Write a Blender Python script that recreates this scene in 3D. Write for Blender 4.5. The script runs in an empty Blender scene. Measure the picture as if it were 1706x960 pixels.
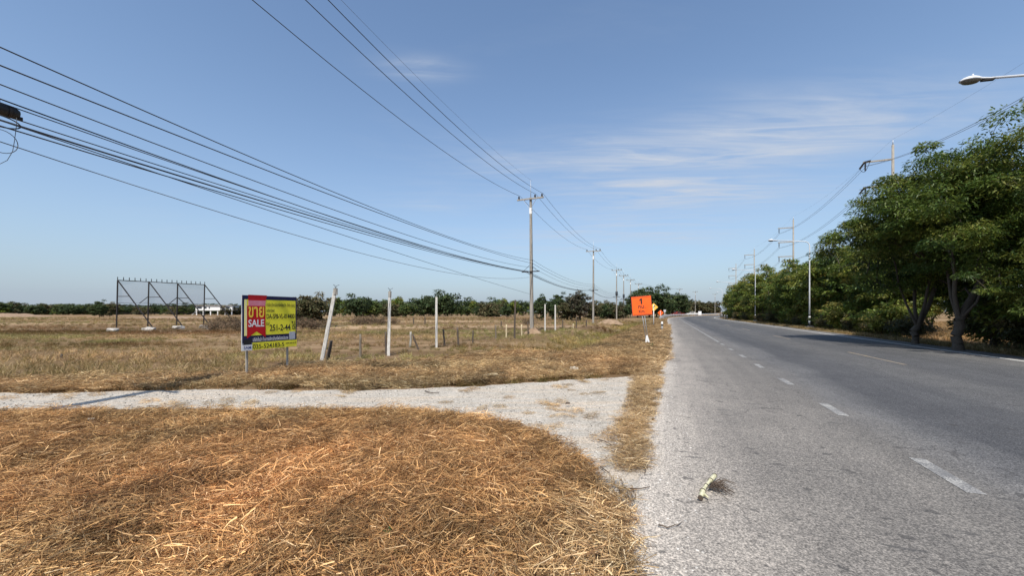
import bpy, math, random
import numpy as np
from mathutils import Vector, Matrix

# ------------------------------------------------------------------ scene, camera, light
S = bpy.context.scene
col = S.collection
random.seed(7)
RNG = np.random.default_rng(11)
F, EYE, HZ, CU = 650.0, 1.6, 520.0, 853.0      # focal length (px of a 1706 px wide picture), eye height, horizon row, centre column

cam = bpy.data.cameras.new('camera'); cam_o = bpy.data.objects.new('camera', cam); col.objects.link(cam_o)
cam_o.location = (0, 0, EYE); cam_o.rotation_euler = (math.radians(90), 0, 0)
cam.sensor_width = 36; cam.lens = F/1706*36; cam.shift_y = 40/1706
cam.clip_start = 0.05; cam.clip_end = 8000
S.camera = cam_o

SUN_EL = math.radians(55)
SUN_DIR = Vector((-0.20, -1.0, 0)).normalized()           # horizontal direction towards the sun (behind the camera)
W = bpy.data.worlds.new('World'); S.world = W; W.use_nodes = True
wn, wl = W.node_tree.nodes, W.node_tree.links
wn.clear()
def wnode(t, **k):
    n = wn.new(t)
    for a, b in k.items(): setattr(n, a, b)
    return n
sky = wnode('ShaderNodeTexSky', sky_type='NISHITA')
sky.sun_disc = False; sky.sun_elevation = SUN_EL
sky.sun_rotation = math.atan2(SUN_DIR.x, SUN_DIR.y)
sky.altitude = 0; sky.air_density = 1.0; sky.dust_density = 0.9; sky.ozone_density = 1.3
# thin cirrus streaks, by direction
tc = wnode('ShaderNodeTexCoord'); sep = wnode('ShaderNodeSeparateXYZ'); wl.new(tc.outputs['Generated'], sep.inputs[0])
def wm(op, a, b=None, c=None, clamp=False):
    n = wnode('ShaderNodeMath', operation=op); n.use_clamp = clamp
    for i, v in enumerate((a, b, c)):
        if v is None: continue
        if isinstance(v, (int, float)): n.inputs[i].default_value = v
        else: wl.new(v, n.inputs[i])
    return n.outputs[0]
zc = wm('MAXIMUM', sep.outputs[2], 0.03)
cx = wm('DIVIDE', sep.outputs[0], zc); cy = wm('DIVIDE', sep.outputs[1], zc)
comb = wnode('ShaderNodeCombineXYZ'); wl.new(cx, comb.inputs[0]); wl.new(cy, comb.inputs[1])
mp = wnode('ShaderNodeMapping'); wl.new(comb.outputs[0], mp.inputs[0])
mp.inputs['Rotation'].default_value = (0, 0, math.radians(8)); mp.inputs['Scale'].default_value = (0.32, 0.85, 1)
n1 = wnode('ShaderNodeTexNoise'); n1.inputs['Scale'].default_value = 1.0; n1.inputs['Detail'].default_value = 7; n1.inputs['Roughness'].default_value = 0.58
n1.inputs['Distortion'].default_value = 0.9
wl.new(mp.outputs[0], n1.inputs['Vector'])
# streak banks: gaussians in azimuth/elevation tangents
yy = wm('MAXIMUM', sep.outputs[1], 0.05)
au = wm('DIVIDE', sep.outputs[0], yy); aw = wm('DIVIDE', sep.outputs[2], yy)
def bank(u0, w0, su, sw, slope=0.0):
    du = wm('DIVIDE', wm('SUBTRACT', au, u0), su)
    dw = wm('DIVIDE', wm('SUBTRACT', wm('SUBTRACT', aw, w0), wm('MULTIPLY', wm('SUBTRACT', au, u0), slope)), sw)
    return wm('POWER', 2.718, wm('MULTIPLY', wm('ADD', wm('MULTIPLY', du, du), wm('MULTIPLY', dw, dw)), -1.0))
banks = [bank(0.55, 0.425, 0.50, 0.07, 0.13), bank(0.42, 0.305, 0.36, 0.045, 0.0), bank(0.30, 0.20, 0.30, 0.05, 0.05), bank(-0.25, 0.63, 0.10, 0.03, -0.1), bank(0.85, 0.52, 0.45, 0.08, 0.12)]
bs = banks[0]
for i, b in enumerate(banks[1:]): bs = wm('ADD', bs, wm('MULTIPLY', b, (0.8, 0.5, 0.55, 0.42)[i]))
nz = wm('MULTIPLY', wm('SUBTRACT', n1.outputs[0], 0.36), 3.2, clamp=True)
thin = wm('MULTIPLY', wm('SUBTRACT', n1.outputs[0], 0.56), 0.9, clamp=True)
mp2 = wnode('ShaderNodeMapping'); wl.new(comb.outputs[0], mp2.inputs[0]); mp2.inputs['Rotation'].default_value = (0, 0, math.radians(14)); mp2.inputs['Scale'].default_value = (1.1, 5.5, 1)
n2 = wnode('ShaderNodeTexNoise'); n2.inputs['Scale'].default_value = 1.0; n2.inputs['Detail'].default_value = 8; n2.inputs['Roughness'].default_value = 0.62; n2.inputs['Distortion'].default_value = 1.2
wl.new(mp2.outputs[0], n2.inputs['Vector'])
fib = wm('ADD', wm('MULTIPLY', wm('SUBTRACT', n2.outputs[0], 0.34), 2.6, clamp=True), 0.18)
cov = wm('ADD', wm('MULTIPLY', wm('MULTIPLY', wm('MULTIPLY', bs, nz), fib), 2.0), wm('MULTIPLY', thin, fib), clamp=True)
# dry-season dust layer: the sky pales evenly towards the horizon all round
hz_f = wm('MULTIPLY', wm('POWER', 2.718, wm('DIVIDE', zc, -0.20)), 0.97, clamp=True)
hzm = wnode('ShaderNodeMix', data_type='RGBA'); wl.new(hz_f, hzm.inputs[0]); skt = wnode('ShaderNodeMix', data_type='RGBA', blend_type='MULTIPLY'); skt.inputs[0].default_value = 1; skt.inputs[7].default_value = (.93, 1.0, 1.04, 1); wl.new(sky.outputs[0], skt.inputs[6]); wl.new(skt.outputs[2], hzm.inputs[6]); hzm.inputs[7].default_value = (2.15, 2.62, 3.30, 1)
mix = wnode('ShaderNodeMix', data_type='RGBA'); wl.new(cov, mix.inputs[0]); wl.new(hzm.outputs[2], mix.inputs[6])
mix.inputs[7].default_value = (3.3, 3.65, 4.25, 1)
bg = wnode('ShaderNodeBackground'); bg.inputs[1].default_value = 0.15
wl.new(mix.outputs[2], bg.inputs[0]); wo = wnode('ShaderNodeOutputWorld'); wl.new(bg.outputs[0], wo.inputs[0])

sun = bpy.data.lights.new('sun', 'SUN'); sun.energy = 4.6; sun.angle = math.radians(0.53); sun.color = (1, 0.945, 0.86)
sun_o = bpy.data.objects.new('sun', sun); col.objects.link(sun_o)
sv = Vector((SUN_DIR.x*math.cos(SUN_EL), SUN_DIR.y*math.cos(SUN_EL), math.sin(SUN_EL)))
sun_o.rotation_euler = sv.to_track_quat('Z', 'Y').to_euler(); sun_o.location = sv*50
S.view_settings.view_transform = 'Standard'; S.view_settings.look = 'None'
S.view_settings.gamma = 1; S.view_settings.exposure = 0.22; S.view_settings.use_curve_mapping = False
S.cycles.max_bounces = 6; S.cycles.transparent_max_bounces = 16

# ------------------------------------------------------------------ helpers
def at(u, v, z=0.0):
    Y = F*(EYE - z)/(v - HZ); return (u - CU)/F*Y, Y
def tag(o, label=None, cat=None, group=None, kind=None):
    if label: o['label'] = label
    if cat: o['category'] = cat
    if group: o['group'] = group
    if kind: o['kind'] = kind
    return o
def empty(name, loc, rz=0.0, label=None, cat=None, group=None):
    o = bpy.data.objects.new(name, None); col.objects.link(o); o.empty_display_size = 0.2
    o.location = loc; o.rotation_euler = (0, 0, rz)
    return tag(o, label, cat, group)
def link_mesh(name, me, parent=None, m=None):
    o = bpy.data.objects.new(name, me); col.objects.link(o)
    if parent is not None: o.parent = parent
    if m is not None and not me.materials: me.materials.append(m)
    return o
def copy_tree(o, parent=None):
    c = o.copy(); col.objects.link(c); c.parent = parent
    for ch in o.children: copy_tree(ch, c)
    return c

class MB:
    def __init__(s): s.v = []; s.f = []; s.sm = []
    def add(s, vs, fs, smooth=False):
        b = len(s.v); s.v += [tuple(x) for x in vs]
        s.f += [tuple(i + b for i in f) for f in fs]; s.sm += [smooth]*len(fs); return s
    def box(s, c, d, R=None):
        vs = []
        for z in (-.5, .5):
            for y in (-.5, .5):
                for x in (-.5, .5):
                    p = Vector((x*d[0], y*d[1], z*d[2]))
                    if R is not None: p = R @ p
                    vs.append(p + Vector(c))
        return s.add(vs, [(0,2,3,1),(4,5,7,6),(0,1,5,4),(2,6,7,3),(0,4,6,2),(1,3,7,5)])
    def bar(s, a, b, w, d=None, up=(0,0,1)):
        a, b = Vector(a), Vector(b); t = (b-a); L = t.length; t.normalize()
        u = Vector(up)
        if abs(t.dot(u)) > .98: u = Vector((1,0,0))
        x = t.cross(u).normalized(); y = x.cross(t)
        R = Matrix((x, t, y)).transposed()
        return s.box((a+b)/2, (w, L, d or w), R)
    def tube(s, path, r, n=8, cap=True, smooth=True):
        P = [Vector(p) for p in path]; m = len(P)
        rr = [r]*m if isinstance(r, (int, float)) else r
        vs = []; x = None
        for i, p in enumerate(P):
            t = (P[min(i+1, m-1)] - P[max(i-1, 0)])
            t = t.normalized() if t.length > 1e-9 else Vector((0,0,1))
            if x is None:
                u = Vector((0,0,1)) if abs(t.z) < .9 else Vector((1,0,0)); x = t.cross(u).normalized()
            else:
                x = (x - t*x.dot(t)); x = x.normalized() if x.length > 1e-6 else t.orthogonal().normalized()
            y = t.cross(x)
            for k in range(n):
                a = 2*math.pi*k/n; vs.append(p + (x*math.cos(a) + y*math.sin(a))*rr[i])
        fs = [(i*n+k, i*n+(k+1) % n, (i+1)*n+(k+1) % n, (i+1)*n+k) for i in range(m-1) for k in range(n)]
        s.add(vs, fs, smooth)
        if cap:
            b = len(s.v) - len(vs)
            s.f += [tuple(b+k for k in range(n))[::-1], tuple(b+(m-1)*n+k for k in range(n))]; s.sm += [False]*2
        return s
    def lathe(s, prof, n=16, c=(0,0,0), sx=1, sy=1, smooth=True):
        vs = [(c[0]+r*math.cos(2*math.pi*k/n)*sx, c[1]+r*math.sin(2*math.pi*k/n)*sy, c[2]+z) for r, z in prof for k in range(n)]
        m = len(prof)
        fs = [(i*n+k, i*n+(k+1) % n, (i+1)*n+(k+1) % n, (i+1)*n+k) for i in range(m-1) for k in range(n)]
        s.add(vs, fs, smooth); b = len(s.v) - len(vs)
        s.f += [tuple(b+k for k in range(n))[::-1], tuple(b+(m-1)*n+k for k in range(n))]; s.sm += [False]*2
        return s
    def poly(s, pts, y0, y1):         # outline in x,z extruded along y
        n = len(pts); vs = [(x, y0, z) for x, z in pts] + [(x, y1, z) for x, z in pts]
        fs = [tuple(range(n)), tuple(range(2*n-1, n-1, -1))] + [(i, i+n, (i+1) % n + n, (i+1) % n) for i in range(n)]
        return s.add(vs, fs)
    def build(s, name, m, parent=None, loc=None):
        me = bpy.data.meshes.new(name); me.from_pydata(s.v, [], s.f); me.update()
        me.polygons.foreach_set('use_smooth', s.sm)
        me.materials.append(m)
        o = link_mesh(name, me, parent)
        if loc: o.location = loc
        return o

def quads_mesh(name, V, cols, m, tris=False):
    """V (n,4,3) quads, cols (n,3): fast mesh with a 'col' point colour"""
    n, k = V.shape[0], V.shape[1]
    me = bpy.data.meshes.new(name)
    me.vertices.add(n*k); me.vertices.foreach_set('co', V.reshape(-1).astype(np.float32))
    me.loops.add(n*k); me.loops.foreach_set('vertex_index', np.arange(n*k, dtype=np.int32))
    me.polygons.add(n); me.polygons.foreach_set('loop_start', np.arange(0, n*k, k, dtype=np.int32))
    me.update(calc_edges=True)
    a = me.color_attributes.new('col', 'FLOAT_COLOR', 'POINT')
    c = np.ones((n, k, 4), np.float32); c[:, :, :3] = cols[:, None, :]
    a.data.foreach_set('color', c.reshape(-1))
    me.materials.append(m)
    return me

def hash2(i, j, s):
    n = (i*374761393 + j*668265263 + s*1442695041) & 0xffffffff
    n = ((n ^ (n >> 13))*1274126177) & 0xffffffff
    return ((n ^ (n >> 16)) & 0xffff)/65535.0
def vnoise(x, y, s=0):
    x = np.asarray(x, float); y = np.asarray(y, float)
    i = np.floor(x).astype(np.int64); j = np.floor(y).astype(np.int64); fx, fy = x-i, y-j
    fx = fx*fx*(3-2*fx); fy = fy*fy*(3-2*fy)
    return (hash2(i,j,s)*(1-fx)+hash2(i+1,j,s)*fx)*(1-fy) + (hash2(i,j+1,s)*(1-fx)+hash2(i+1,j+1,s)*fx)*fy
def fbm(x, y, s=0, o=4):
    x = np.asarray(x, float); y = np.asarray(y, float)
    r, a, t = 0, .5, 0
    for k in range(o): r = r + a*vnoise(x*2**k, y*2**k, s+k); t += a; a *= .5
    return r/t
def sstep(a, b, x):
    t = np.clip((np.asarray(x, float)-a)/(b-a), 0, 1); return t*t*(3-2*t)
def inpoly(x, y, P):
    x = np.asarray(x); y = np.asarray(y); r = np.zeros(x.shape, bool); n = len(P)
    for i in range(n):
        x1, y1 = P[i]; x2, y2 = P[(i+1) % n]
        if y1 == y2: continue
        c = ((y1 > y) != (y2 > y)) & (x < (x2-x1)*(y-y1)/(y2-y1) + x1); r ^= c
    return r

# ------------------------------------------------------------------ materials
def newmat(name):
    m = bpy.data.materials.new(name); m.use_nodes = True; nt = m.node_tree
    return m, nt, nt.nodes['Principled BSDF']
def N(nt, t, **k):
    n = nt.nodes.new(t)
    for a, b in k.items(): setattr(n, a, b)
    return n
def ramp(nt, fac, stops):
    r = N(nt, 'ShaderNodeValToRGB'); nt.links.new(fac, r.inputs[0]); e = r.color_ramp.elements
    while len(e) < len(stops): e.new(0.5)
    for el, (p, c) in zip(e, stops): el.position = p; el.color = (*c, 1) if len(c) == 3 else c
    return r.outputs[0]
def noise(nt, vec, scale, detail=4, rough=.55, dist=0):
    n = N(nt, 'ShaderNodeTexNoise'); n.inputs['Scale'].default_value = scale; n.inputs['Detail'].default_value = detail
    n.inputs['Roughness'].default_value = rough; n.inputs['Distortion'].default_value = dist
    if vec is not None: nt.links.new(vec, n.inputs['Vector'])
    return n.outputs[0]
def mixc(nt, f, a, b, mode='MIX'):
    n = N(nt, 'ShaderNodeMix', data_type='RGBA', blend_type=mode)
    for i, v in ((0, f), (6, a), (7, b)):
        if isinstance(v, (int, float)): n.inputs[i].default_value = v
        elif isinstance(v, tuple): n.inputs[i].default_value = (*v, 1) if len(v) == 3 else v
        else: nt.links.new(v, n.inputs[i])
    return n.outputs[2]
def mth(nt, op, a, b=None, clamp=False):
    n = N(nt, 'ShaderNodeMath', operation=op); n.use_clamp = clamp
    for i, v in enumerate((a, b)):
        if v is None: continue
        if isinstance(v, (int, float)): n.inputs[i].default_value = v
        else: nt.links.new(v, n.inputs[i])
    return n.outputs[0]
def bump(nt, bs, h, strength=.3, dist=.02):
    b = N(nt, 'ShaderNodeBump'); b.inputs['Strength'].default_value = strength; b.inputs['Distance'].default_value = dist
    nt.links.new(h, b.inputs['Height']); nt.links.new(b.outputs[0], bs.inputs['Normal'])
def pmat(name, c1, c2, scale=8, rough=.75, bmp=.15, metal=0, stretch=None, spec=.4):
    m, nt, bs = newmat(name)
    t = N(nt, 'ShaderNodeTexCoord'); v = t.outputs['Object']
    if stretch:
        mpn = N(nt, 'ShaderNodeMapping'); nt.links.new(v, mpn.inputs[0]); mpn.inputs['Scale'].default_value = stretch; v = mpn.outputs[0]
    f = noise(nt, v, scale, 6, .65)
    c = ramp(nt, f, [(.3, c1), (.7, c2)])
    nt.links.new(c, bs.inputs['Base Color']); bs.inputs['Roughness'].default_value = rough; bs.inputs['Metallic'].default_value = metal
    bs.inputs['Specular IOR Level'].default_value = spec
    if bmp: bump(nt, bs, f, bmp, .01)
    return m
def colmat(name, rough=.8, transl=0.0, tint=False, spec=.2):
    """colour from the 'col' mesh attribute, optionally multiplied by the instancer's 'tint'"""
    m, nt, bs = newmat(name)
    a = N(nt, 'ShaderNodeAttribute', attribute_name='col'); c = a.outputs['Color']
    if tint:
        b = N(nt, 'ShaderNodeAttribute', attribute_name='tint', attribute_type='INSTANCER')
        c = mixc(nt, 1.0, c, b.outputs['Color'], 'MULTIPLY')
    nt.links.new(c, bs.inputs['Base Color']); bs.inputs['Roughness'].default_value = rough; bs.inputs['Specular IOR Level'].default_value = spec
    if transl:
        t = N(nt, 'ShaderNodeBsdfTranslucent'); nt.links.new(c, t.inputs[0])
        mx = N(nt, 'ShaderNodeMixShader'); mx.inputs[0].default_value = transl
        nt.links.new(bs.outputs[0], mx.inputs[1]); nt.links.new(t.outputs[0], mx.inputs[2])
        nt.links.new(mx.outputs[0], nt.nodes['Material Output'].inputs[0])
    return m

M = {}
M['concrete'] = pmat('concrete', (.23,.21,.18), (.40,.37,.32), 3, .9, .3, stretch=(6,6,1))
M['pole_concrete'] = pmat('pole_concrete', (.20,.18,.155), (.36,.33,.28), 2.5, .9, .25, stretch=(8,8,.8))
M['white_post'] = pmat('white_post', (.42,.39,.34), (.74,.71,.65), 7, .85, .3, stretch=(3,3,.8))
M['white_paint'] = pmat('white_paint', (.62,.61,.58), (.8,.8,.78), 14, .6, .05)
M['black_paint'] = pmat('black_paint', (.015,.015,.016), (.03,.03,.03), 14, .6, .05)
M['galv'] = pmat('galvanised_steel', (.42,.43,.44), (.58,.59,.60), 9, .5, .05, metal=.35)
M['lamp_white'] = pmat('lamp_white', (.52,.53,.54), (.66,.67,.68), 6, .4, .03)
M['lamp_glass'] = pmat('lamp_glass', (.10,.095,.08), (.15,.14,.12), 20, .25, .0)
M['dark_steel'] = pmat('dark_steel', (.018,.017,.018), (.05,.04,.035), 12, .6, .1, metal=.3)
M['wire'] = pmat('wire', (.03,.034,.042), (.05,.054,.062), 3, .6, 0)
M['wire_al'] = pmat('wire_aluminium', (.10,.11,.125), (.15,.16,.175), 3, .6, 0)
M['insulator'] = pmat('insulator', (.02,.016,.015), (.045,.035,.03), 15, .25, 0)
M['wood'] = pmat('weathered_wood', (.10,.08,.06), (.24,.20,.15), 6, .9, .5, stretch=(10,10,1))
M['wood_dark'] = pmat('dark_wood', (.045,.035,.028), (.13,.10,.075), 6, .9, .5, stretch=(10,10,1))
M['wood_pale'] = pmat('pale_wood', (.42,.33,.19), (.62,.52,.34), 9, .8, .3, stretch=(2,12,12))
M['bark'] = pmat('bark', (.045,.034,.025), (.12,.095,.07), 9, .9, .6, stretch=(5,5,1.5))
M['twig'] = pmat('twig', (.05,.035,.025), (.12,.085,.06), 20, .9, .2)
M['dirt'] = pmat('dirt', (.17,.11,.065), (.36,.25,.16), 3, .95, .6)
M['rubble'] = pmat('rubble_concrete', (.26,.23,.20), (.58,.54,.48), 5, .9, .6)
M['stone'] = pmat('pale_stone', (.45,.43,.40), (.68,.66,.62), 9, .85, .4)
M['net'] = None
M['sign_yellow'] = pmat('sign_yellow', (.82,.75,.035), (.86,.80,.06), 3, .45, .02)
M['sign_cream'] = pmat('sign_cream', (.85,.78,.35), (.88,.82,.42), 3, .45, .02)
M['sign_navy'] = pmat('sign_navy', (.012,.014,.06), (.02,.022,.08), 3, .45, .02)
M['sign_red'] = pmat('sign_red', (.46,.008,.012), (.55,.012,.018), 3, .4, .02)
M['sign_pink'] = pmat('sign_pink', (.62,.16,.22), (.72,.28,.34), 3, .4, .02)
M['sign_white'] = pmat('sign_white', (.74,.74,.74), (.8,.8,.8), 3, .45, .02)
M['sign_grey'] = pmat('sign_grey', (.30,.32,.38), (.55,.57,.62), 30, .5, .0)
M['sign_text'] = pmat('sign_text_black', (.012,.012,.014), (.02,.02,.022), 3, .5, 0)
M['sign_text_yellow'] = pmat('sign_text_yellow', (.86,.58,.05), (.9,.64,.08), 3, .5, 0)
M['sign_text_white'] = pmat('sign_text_white', (.8,.8,.8), (.84,.84,.84), 3, .5, 0)
M['sign_text_blue'] = pmat('sign_text_blue', (.02,.05,.22), (.03,.07,.26), 3, .5, 0)
M['sign_orange'] = pmat('sign_orange', (.92,.115,.008), (.98,.14,.012), 4, .5, .02)
M['sign_amber'] = pmat('sign_amber', (.88,.48,.06), (.92,.54,.1), 4, .5, .02)
M['dull_red'] = pmat('dull_red', (.16,.025,.02), (.22,.04,.03), 4, .4, .02)
M['rubber'] = pmat('rubber', (.015,.015,.015), (.03,.03,.03), 10, .8, 0)
M['glass'] = pmat('window_glass', (.02,.025,.03), (.04,.045,.05), 2, .08, 0, spec=.6)
M['cane'] = pmat('cane', (.34,.32,.17), (.72,.68,.48), 14, .55, .2, stretch=(1,4,4))
M['house_white'] = pmat('house_white', (.72,.71,.68), (.80,.79,.77), 1.5, .7, .02)
M['roof_grey'] = pmat('roof_grey', (.32,.31,.30), (.42,.41,.40), 2, .6, .05)
M['plastic'] = pmat('pale_plastic', (.48,.42,.32), (.68,.64,.54), 12, .5, .1)
M['leaf'] = colmat('leaf', .5, .36, spec=.35)
M['leaf_far'] = colmat('leaf_far', .7, .22, spec=.2)
M['straw'] = colmat('straw', .75, .18, True, .25)
M['grassm'] = colmat('grass_blade', .75, .25, True, .2)
# net: fine grey mesh screen, mostly holes
m, nt, bs = newmat('grey_net'); bs.inputs['Base Color'].default_value = (.36,.36,.40,1); bs.inputs['Roughness'].default_value = .9
t = N(nt, 'ShaderNodeBsdfTransparent'); mx = N(nt, 'ShaderNodeMixShader'); mx.inputs[0].default_value = .30
nt.links.new(t.outputs[0], mx.inputs[1]); nt.links.new(bs.outputs[0], mx.inputs[2]); nt.links.new(mx.outputs[0], nt.nodes['Material Output'].inputs[0])
M['net'] = m

# ------------------------------------------------------------------ the lie of the land
SL = (1112 - CU)/F
TH = math.atan(SL); DV = np.array((math.sin(TH), math.cos(TH))); NV = np.array((math.cos(TH), -math.sin(TH)))
ORG = np.array((-.224, 0.0)); S0, RC = 92.0, 330.0
def road(s, p):
    """point at distance s along the road, p to the right of its left edge; straight, then bending right"""
    if s <= S0: q = ORG + DV*s + NV*p; return q[0], q[1]
    a = (s - S0)/RC; c = ORG + DV*S0 + NV*RC
    q = c - (NV*math.cos(a) - DV*math.sin(a))*(RC - p); return q[0], q[1]
def road_sp(x, y):
    x = np.asarray(x, float) - ORG[0]; y = np.asarray(y, float) - ORG[1]
    s = x*DV[0] + y*DV[1]; p = x*NV[0] + y*NV[1]
    d = np.maximum(s - S0, 0); return s, p - d*d/(2*RC)
RW = 12.2
def wp(pts): return [at(u, v) for u, v in pts]
DRIVE = wp([(-900,668),(-300,660),(0,655),(200,652),(360,648),(600,650),(760,645),(880,637),(985,630),(1042,628),(1108,604),(1102,640),(1092,690),(1082,750),(1076,800),(1072,850),(1040,850),(990,800),(955,775),(940,750),(890,722),(800,692),(700,683),(600,680),(400,683),(200,680),(100,680),(0,685),(-300,695),(-900,712)])
HAY_NEAR = wp([(-1700,724),(-300,708),(0,696),(100,690),(400,691),(600,688),(700,691),(800,700),(888,728),(940,752),(954,776),(975,805),(1010,816),(1024,848),(1026,888),(1000,975),(975,1300),(-5000,1300)])
HAY_ISLE = wp([(1058,621),(1102,602),(1093,640),(1078,690),(1066,750),(1056,782),(1044,784),(1032,772),(1029,745),(1044,700),(1061,668)])
HAY_FAR = wp([(-900,655),(-300,645),(0,636),(200,628),(330,628),(400,624),(520,606),(700,604),(860,584),(1000,592),(1060,560),(1090,543),(1114,541),(1110,575),(1106,600),(1040,621),(880,631),(760,639),(600,645),(360,643),(200,647),(0,650),(-300,655),(-900,663)])
def gz(x, y):
    x = np.asarray(x, float); y = np.asarray(y, float)
    s, p = road_sp(x, y); q = -p
    h = -.03 + 0*x
    left = sstep(.1, 1.2, q)
    und = (fbm(x*.35, y*.35, 3) - .5)*.12 + (fbm(x*1.7, y*1.7, 5, 3) - .5)*.05
    far = sstep(60, 140, y)
    h = h + left*(und*(1-far) - .02)
    h = h + left*sstep(40, 110, y)*sstep(4, 30, q)*.35           # field rises a touch to the far bank
    dit = np.exp(-((q-4.6)/1.5)**2)*sstep(15, 21, s)*(1-sstep(85, 110, s))
    h = h - dit*.42
    h = h + np.exp(-((q-1.9)/1.0)**2)*sstep(12, 18, s)*(1-sstep(85,110,s))*.05
    ridge = np.exp(-((q-7.2)/1.2)**2)*sstep(19, 26, s)*(1-sstep(70, 90, s))
    h = h + ridge*.18
    heap = np.where(inpoly(x, y, HAY_NEAR), 1.0, 0.0)
    h = h + heap*((fbm(x*1.1+4, y*1.1, 9, 3)-.38)*.11)
    rt = sstep(RW+.2, RW+2.2, p)
    h = h - rt*(.22 + (fbm(x*.4, y*.4, 21) - .5)*.1)
    flat = inpoly(x, y, DRIVE)
    h = np.where(flat, -.03, h)
    return h
def gzf(x, y): return float(gz(np.array([x]), np.array([y]))[0])
def atg(u, v):
    z = 0.0
    for _ in range(8): x, y = at(u, v, z); z = gzf(x, y)
    return x, y, z

# ------------------------------------------------------------------ ground sheet
def lines(segs):
    r = []
    for a, b, d in segs: r += list(np.arange(a, b, d))
    return np.array(r)
gx = lines([(-3000,-600,300),(-600,-200,50),(-200,-60,10),(-60,-16,1.2),(-16,-9,.4),(-9,2.2,.1),(2.2,16,.4),(16,60,1.5),(60,200,10),(200,600,50),(600,3001,300)])
gy = lines([(-200,-20,30),(-20,1,2.0),(1,12,.1),(12,40,.4),(40,120,2),(120,300,10),(300,800,50),(800,4001,400)])
X, Yg = np.meshgrid(gx, gy); Z = gz(X, Yg)
nx, ny = len(gx), len(gy)
me = bpy.data.meshes.new('ground')
me.vertices.add(nx*ny); me.vertices.foreach_set('co', np.stack([X, Yg, Z], -1).reshape(-1).astype(np.float32))
idx = np.arange(nx*ny).reshape(ny, nx)
q4 = np.stack([idx[:-1,:-1], idx[:-1,1:], idx[1:,1:], idx[1:,:-1]], -1).reshape(-1, 4).astype(np.int32)
me.loops.add(q4.size); me.loops.foreach_set('vertex_index', q4.reshape(-1))
me.polygons.add(len(q4)); me.polygons.foreach_set('loop_start', np.arange(0, q4.size, 4, dtype=np.int32))
me.update(calc_edges=True); me.polygons.foreach_set('use_smooth', np.ones(len(q4), bool))
hayz = (inpoly(X, Yg, HAY_NEAR) | inpoly(X, Yg, HAY_ISLE) | inpoly(X, Yg, HAY_FAR)).astype(float)
sg, pg_ = road_sp(X, Yg)
green = np.exp(-((-pg_-4.4)/1.6)**2)*sstep(14, 20, sg)*.9
ac = me.color_attributes.new('zone', 'FLOAT_COLOR', 'POINT')
zc_ = np.ones((ny, nx, 4), np.float32); zc_[..., 0] = hayz; zc_[..., 1] = green; zc_[..., 2] = np.exp(-((Yg-37)/5.5)**2)*sstep(.35,.6,fbm(X*.06, Yg*.15, 87, 3))*(pg_ < 0)
ac.data.foreach_set('color', zc_.reshape(-1))
m, nt, bs = newmat('ground')
pos = N(nt, 'ShaderNodeNewGeometry').outputs['Position']
za = N(nt, 'ShaderNodeAttribute', attribute_name='zone'); zs = N(nt, 'ShaderNodeSeparateColor'); nt.links.new(za.outputs['Color'], zs.inputs[0])
n_big = noise(nt, pos, .05, 5, .6, .4); n_mid = noise(nt, pos, .45, 6, .65); n_fin = noise(nt, pos, 9, 6, .75); n_str = noise(nt, pos, 38, 4, .7)
mpn = N(nt, 'ShaderNodeMapping'); nt.links.new(pos, mpn.inputs[0]); mpn.inputs['Scale'].default_value = (.02, .13, 1); n_band = noise(nt, mpn.outputs[0], 1, 5, .6, .3)
field = ramp(nt, n_mid, [(.28, (.12,.07,.038)), (.45, (.26,.165,.09)), (.6, (.36,.24,.135)), (.78, (.46,.33,.195))])
olive = ramp(nt, n_fin, [(.3, (.12,.085,.036)), (.7, (.27,.20,.09))])
field = mixc(nt, ramp(nt, n_big, [(.42, (0,0,0)), (.62, (.75,.75,.75))]), field, olive)
field = mixc(nt, ramp(nt, n_band, [(.46, (0,0,0)), (.58, (.75,.75,.75))]), field, (.15,.09,.045))
field = mixc(nt, ramp(nt, n_band, [(.36, (.7,.7,.7)), (.44, (0,0,0))]), field, (.47,.33,.20))
field = mixc(nt, mth(nt, 'MULTIPLY', zs.outputs[1], n_fin, True), field, (.12,.11,.04))
field = mixc(nt, mth(nt, 'MULTIPLY', zs.outputs[2], .75), field, (.115,.072,.038))
hayc = ramp(nt, n_fin, [(.3, (.05,.028,.014)), (.55, (.15,.085,.036)), (.75, (.28,.17,.075))])
base = mixc(nt, zs.outputs[0], field, hayc)
base = mixc(nt, .35, base, ramp(nt, n_str, [(.3, (.35,.35,.35)), (.7, (1.3,1.3,1.3))]), 'MULTIPLY')
nt.links.new(base, bs.inputs['Base Color']); bs.inputs['Roughness'].default_value = .95; bs.inputs['Specular IOR Level'].default_value = .1
bump(nt, bs, mth(nt, 'ADD', n_fin, n_str), .8, .05)
tag(link_mesh('ground', me, None, m), kind='structure')

# ------------------------------------------------------------------ road, driveway, markings
ss = list(np.arange(-30, 30, .12)) + list(np.arange(30, 90, .6)) + list(np.arange(90, 330, 4))
pl = [0, .12, .3, .6, 1.1, 1.8, 2.6, 3.4, 4.5, 6, 7.5, 9, 10.5, 11.4, 11.9, RW]
vs, uv = [], []
for s in ss:
    e0 = float((fbm(s*.55, 3.3, 31, 4)-.5)*.7 + (fbm(s*4, 9.1, 33, 3)-.5)*.16)
    e1 = float((fbm(s*.4, 7.7, 35, 3)-.5)*.5)
    for p in pl:
        pp = p + e0*max(0, 1-p/1.1) + e1*max(0, 1-(RW-p)/1.2)
        x, y = road(s, pp); ed = min(pp, RW-pp)
        vs.append((x, y, -.006 - (.02 if p in (0, RW) else 0))); uv.append((pp, s))
nP = len(pl); fs = [(i*nP+k, i*nP+k+1, (i+1)*nP+k+1, (i+1)*nP+k) for i in range(len(ss)-1) for k in range(nP-1)]
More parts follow.
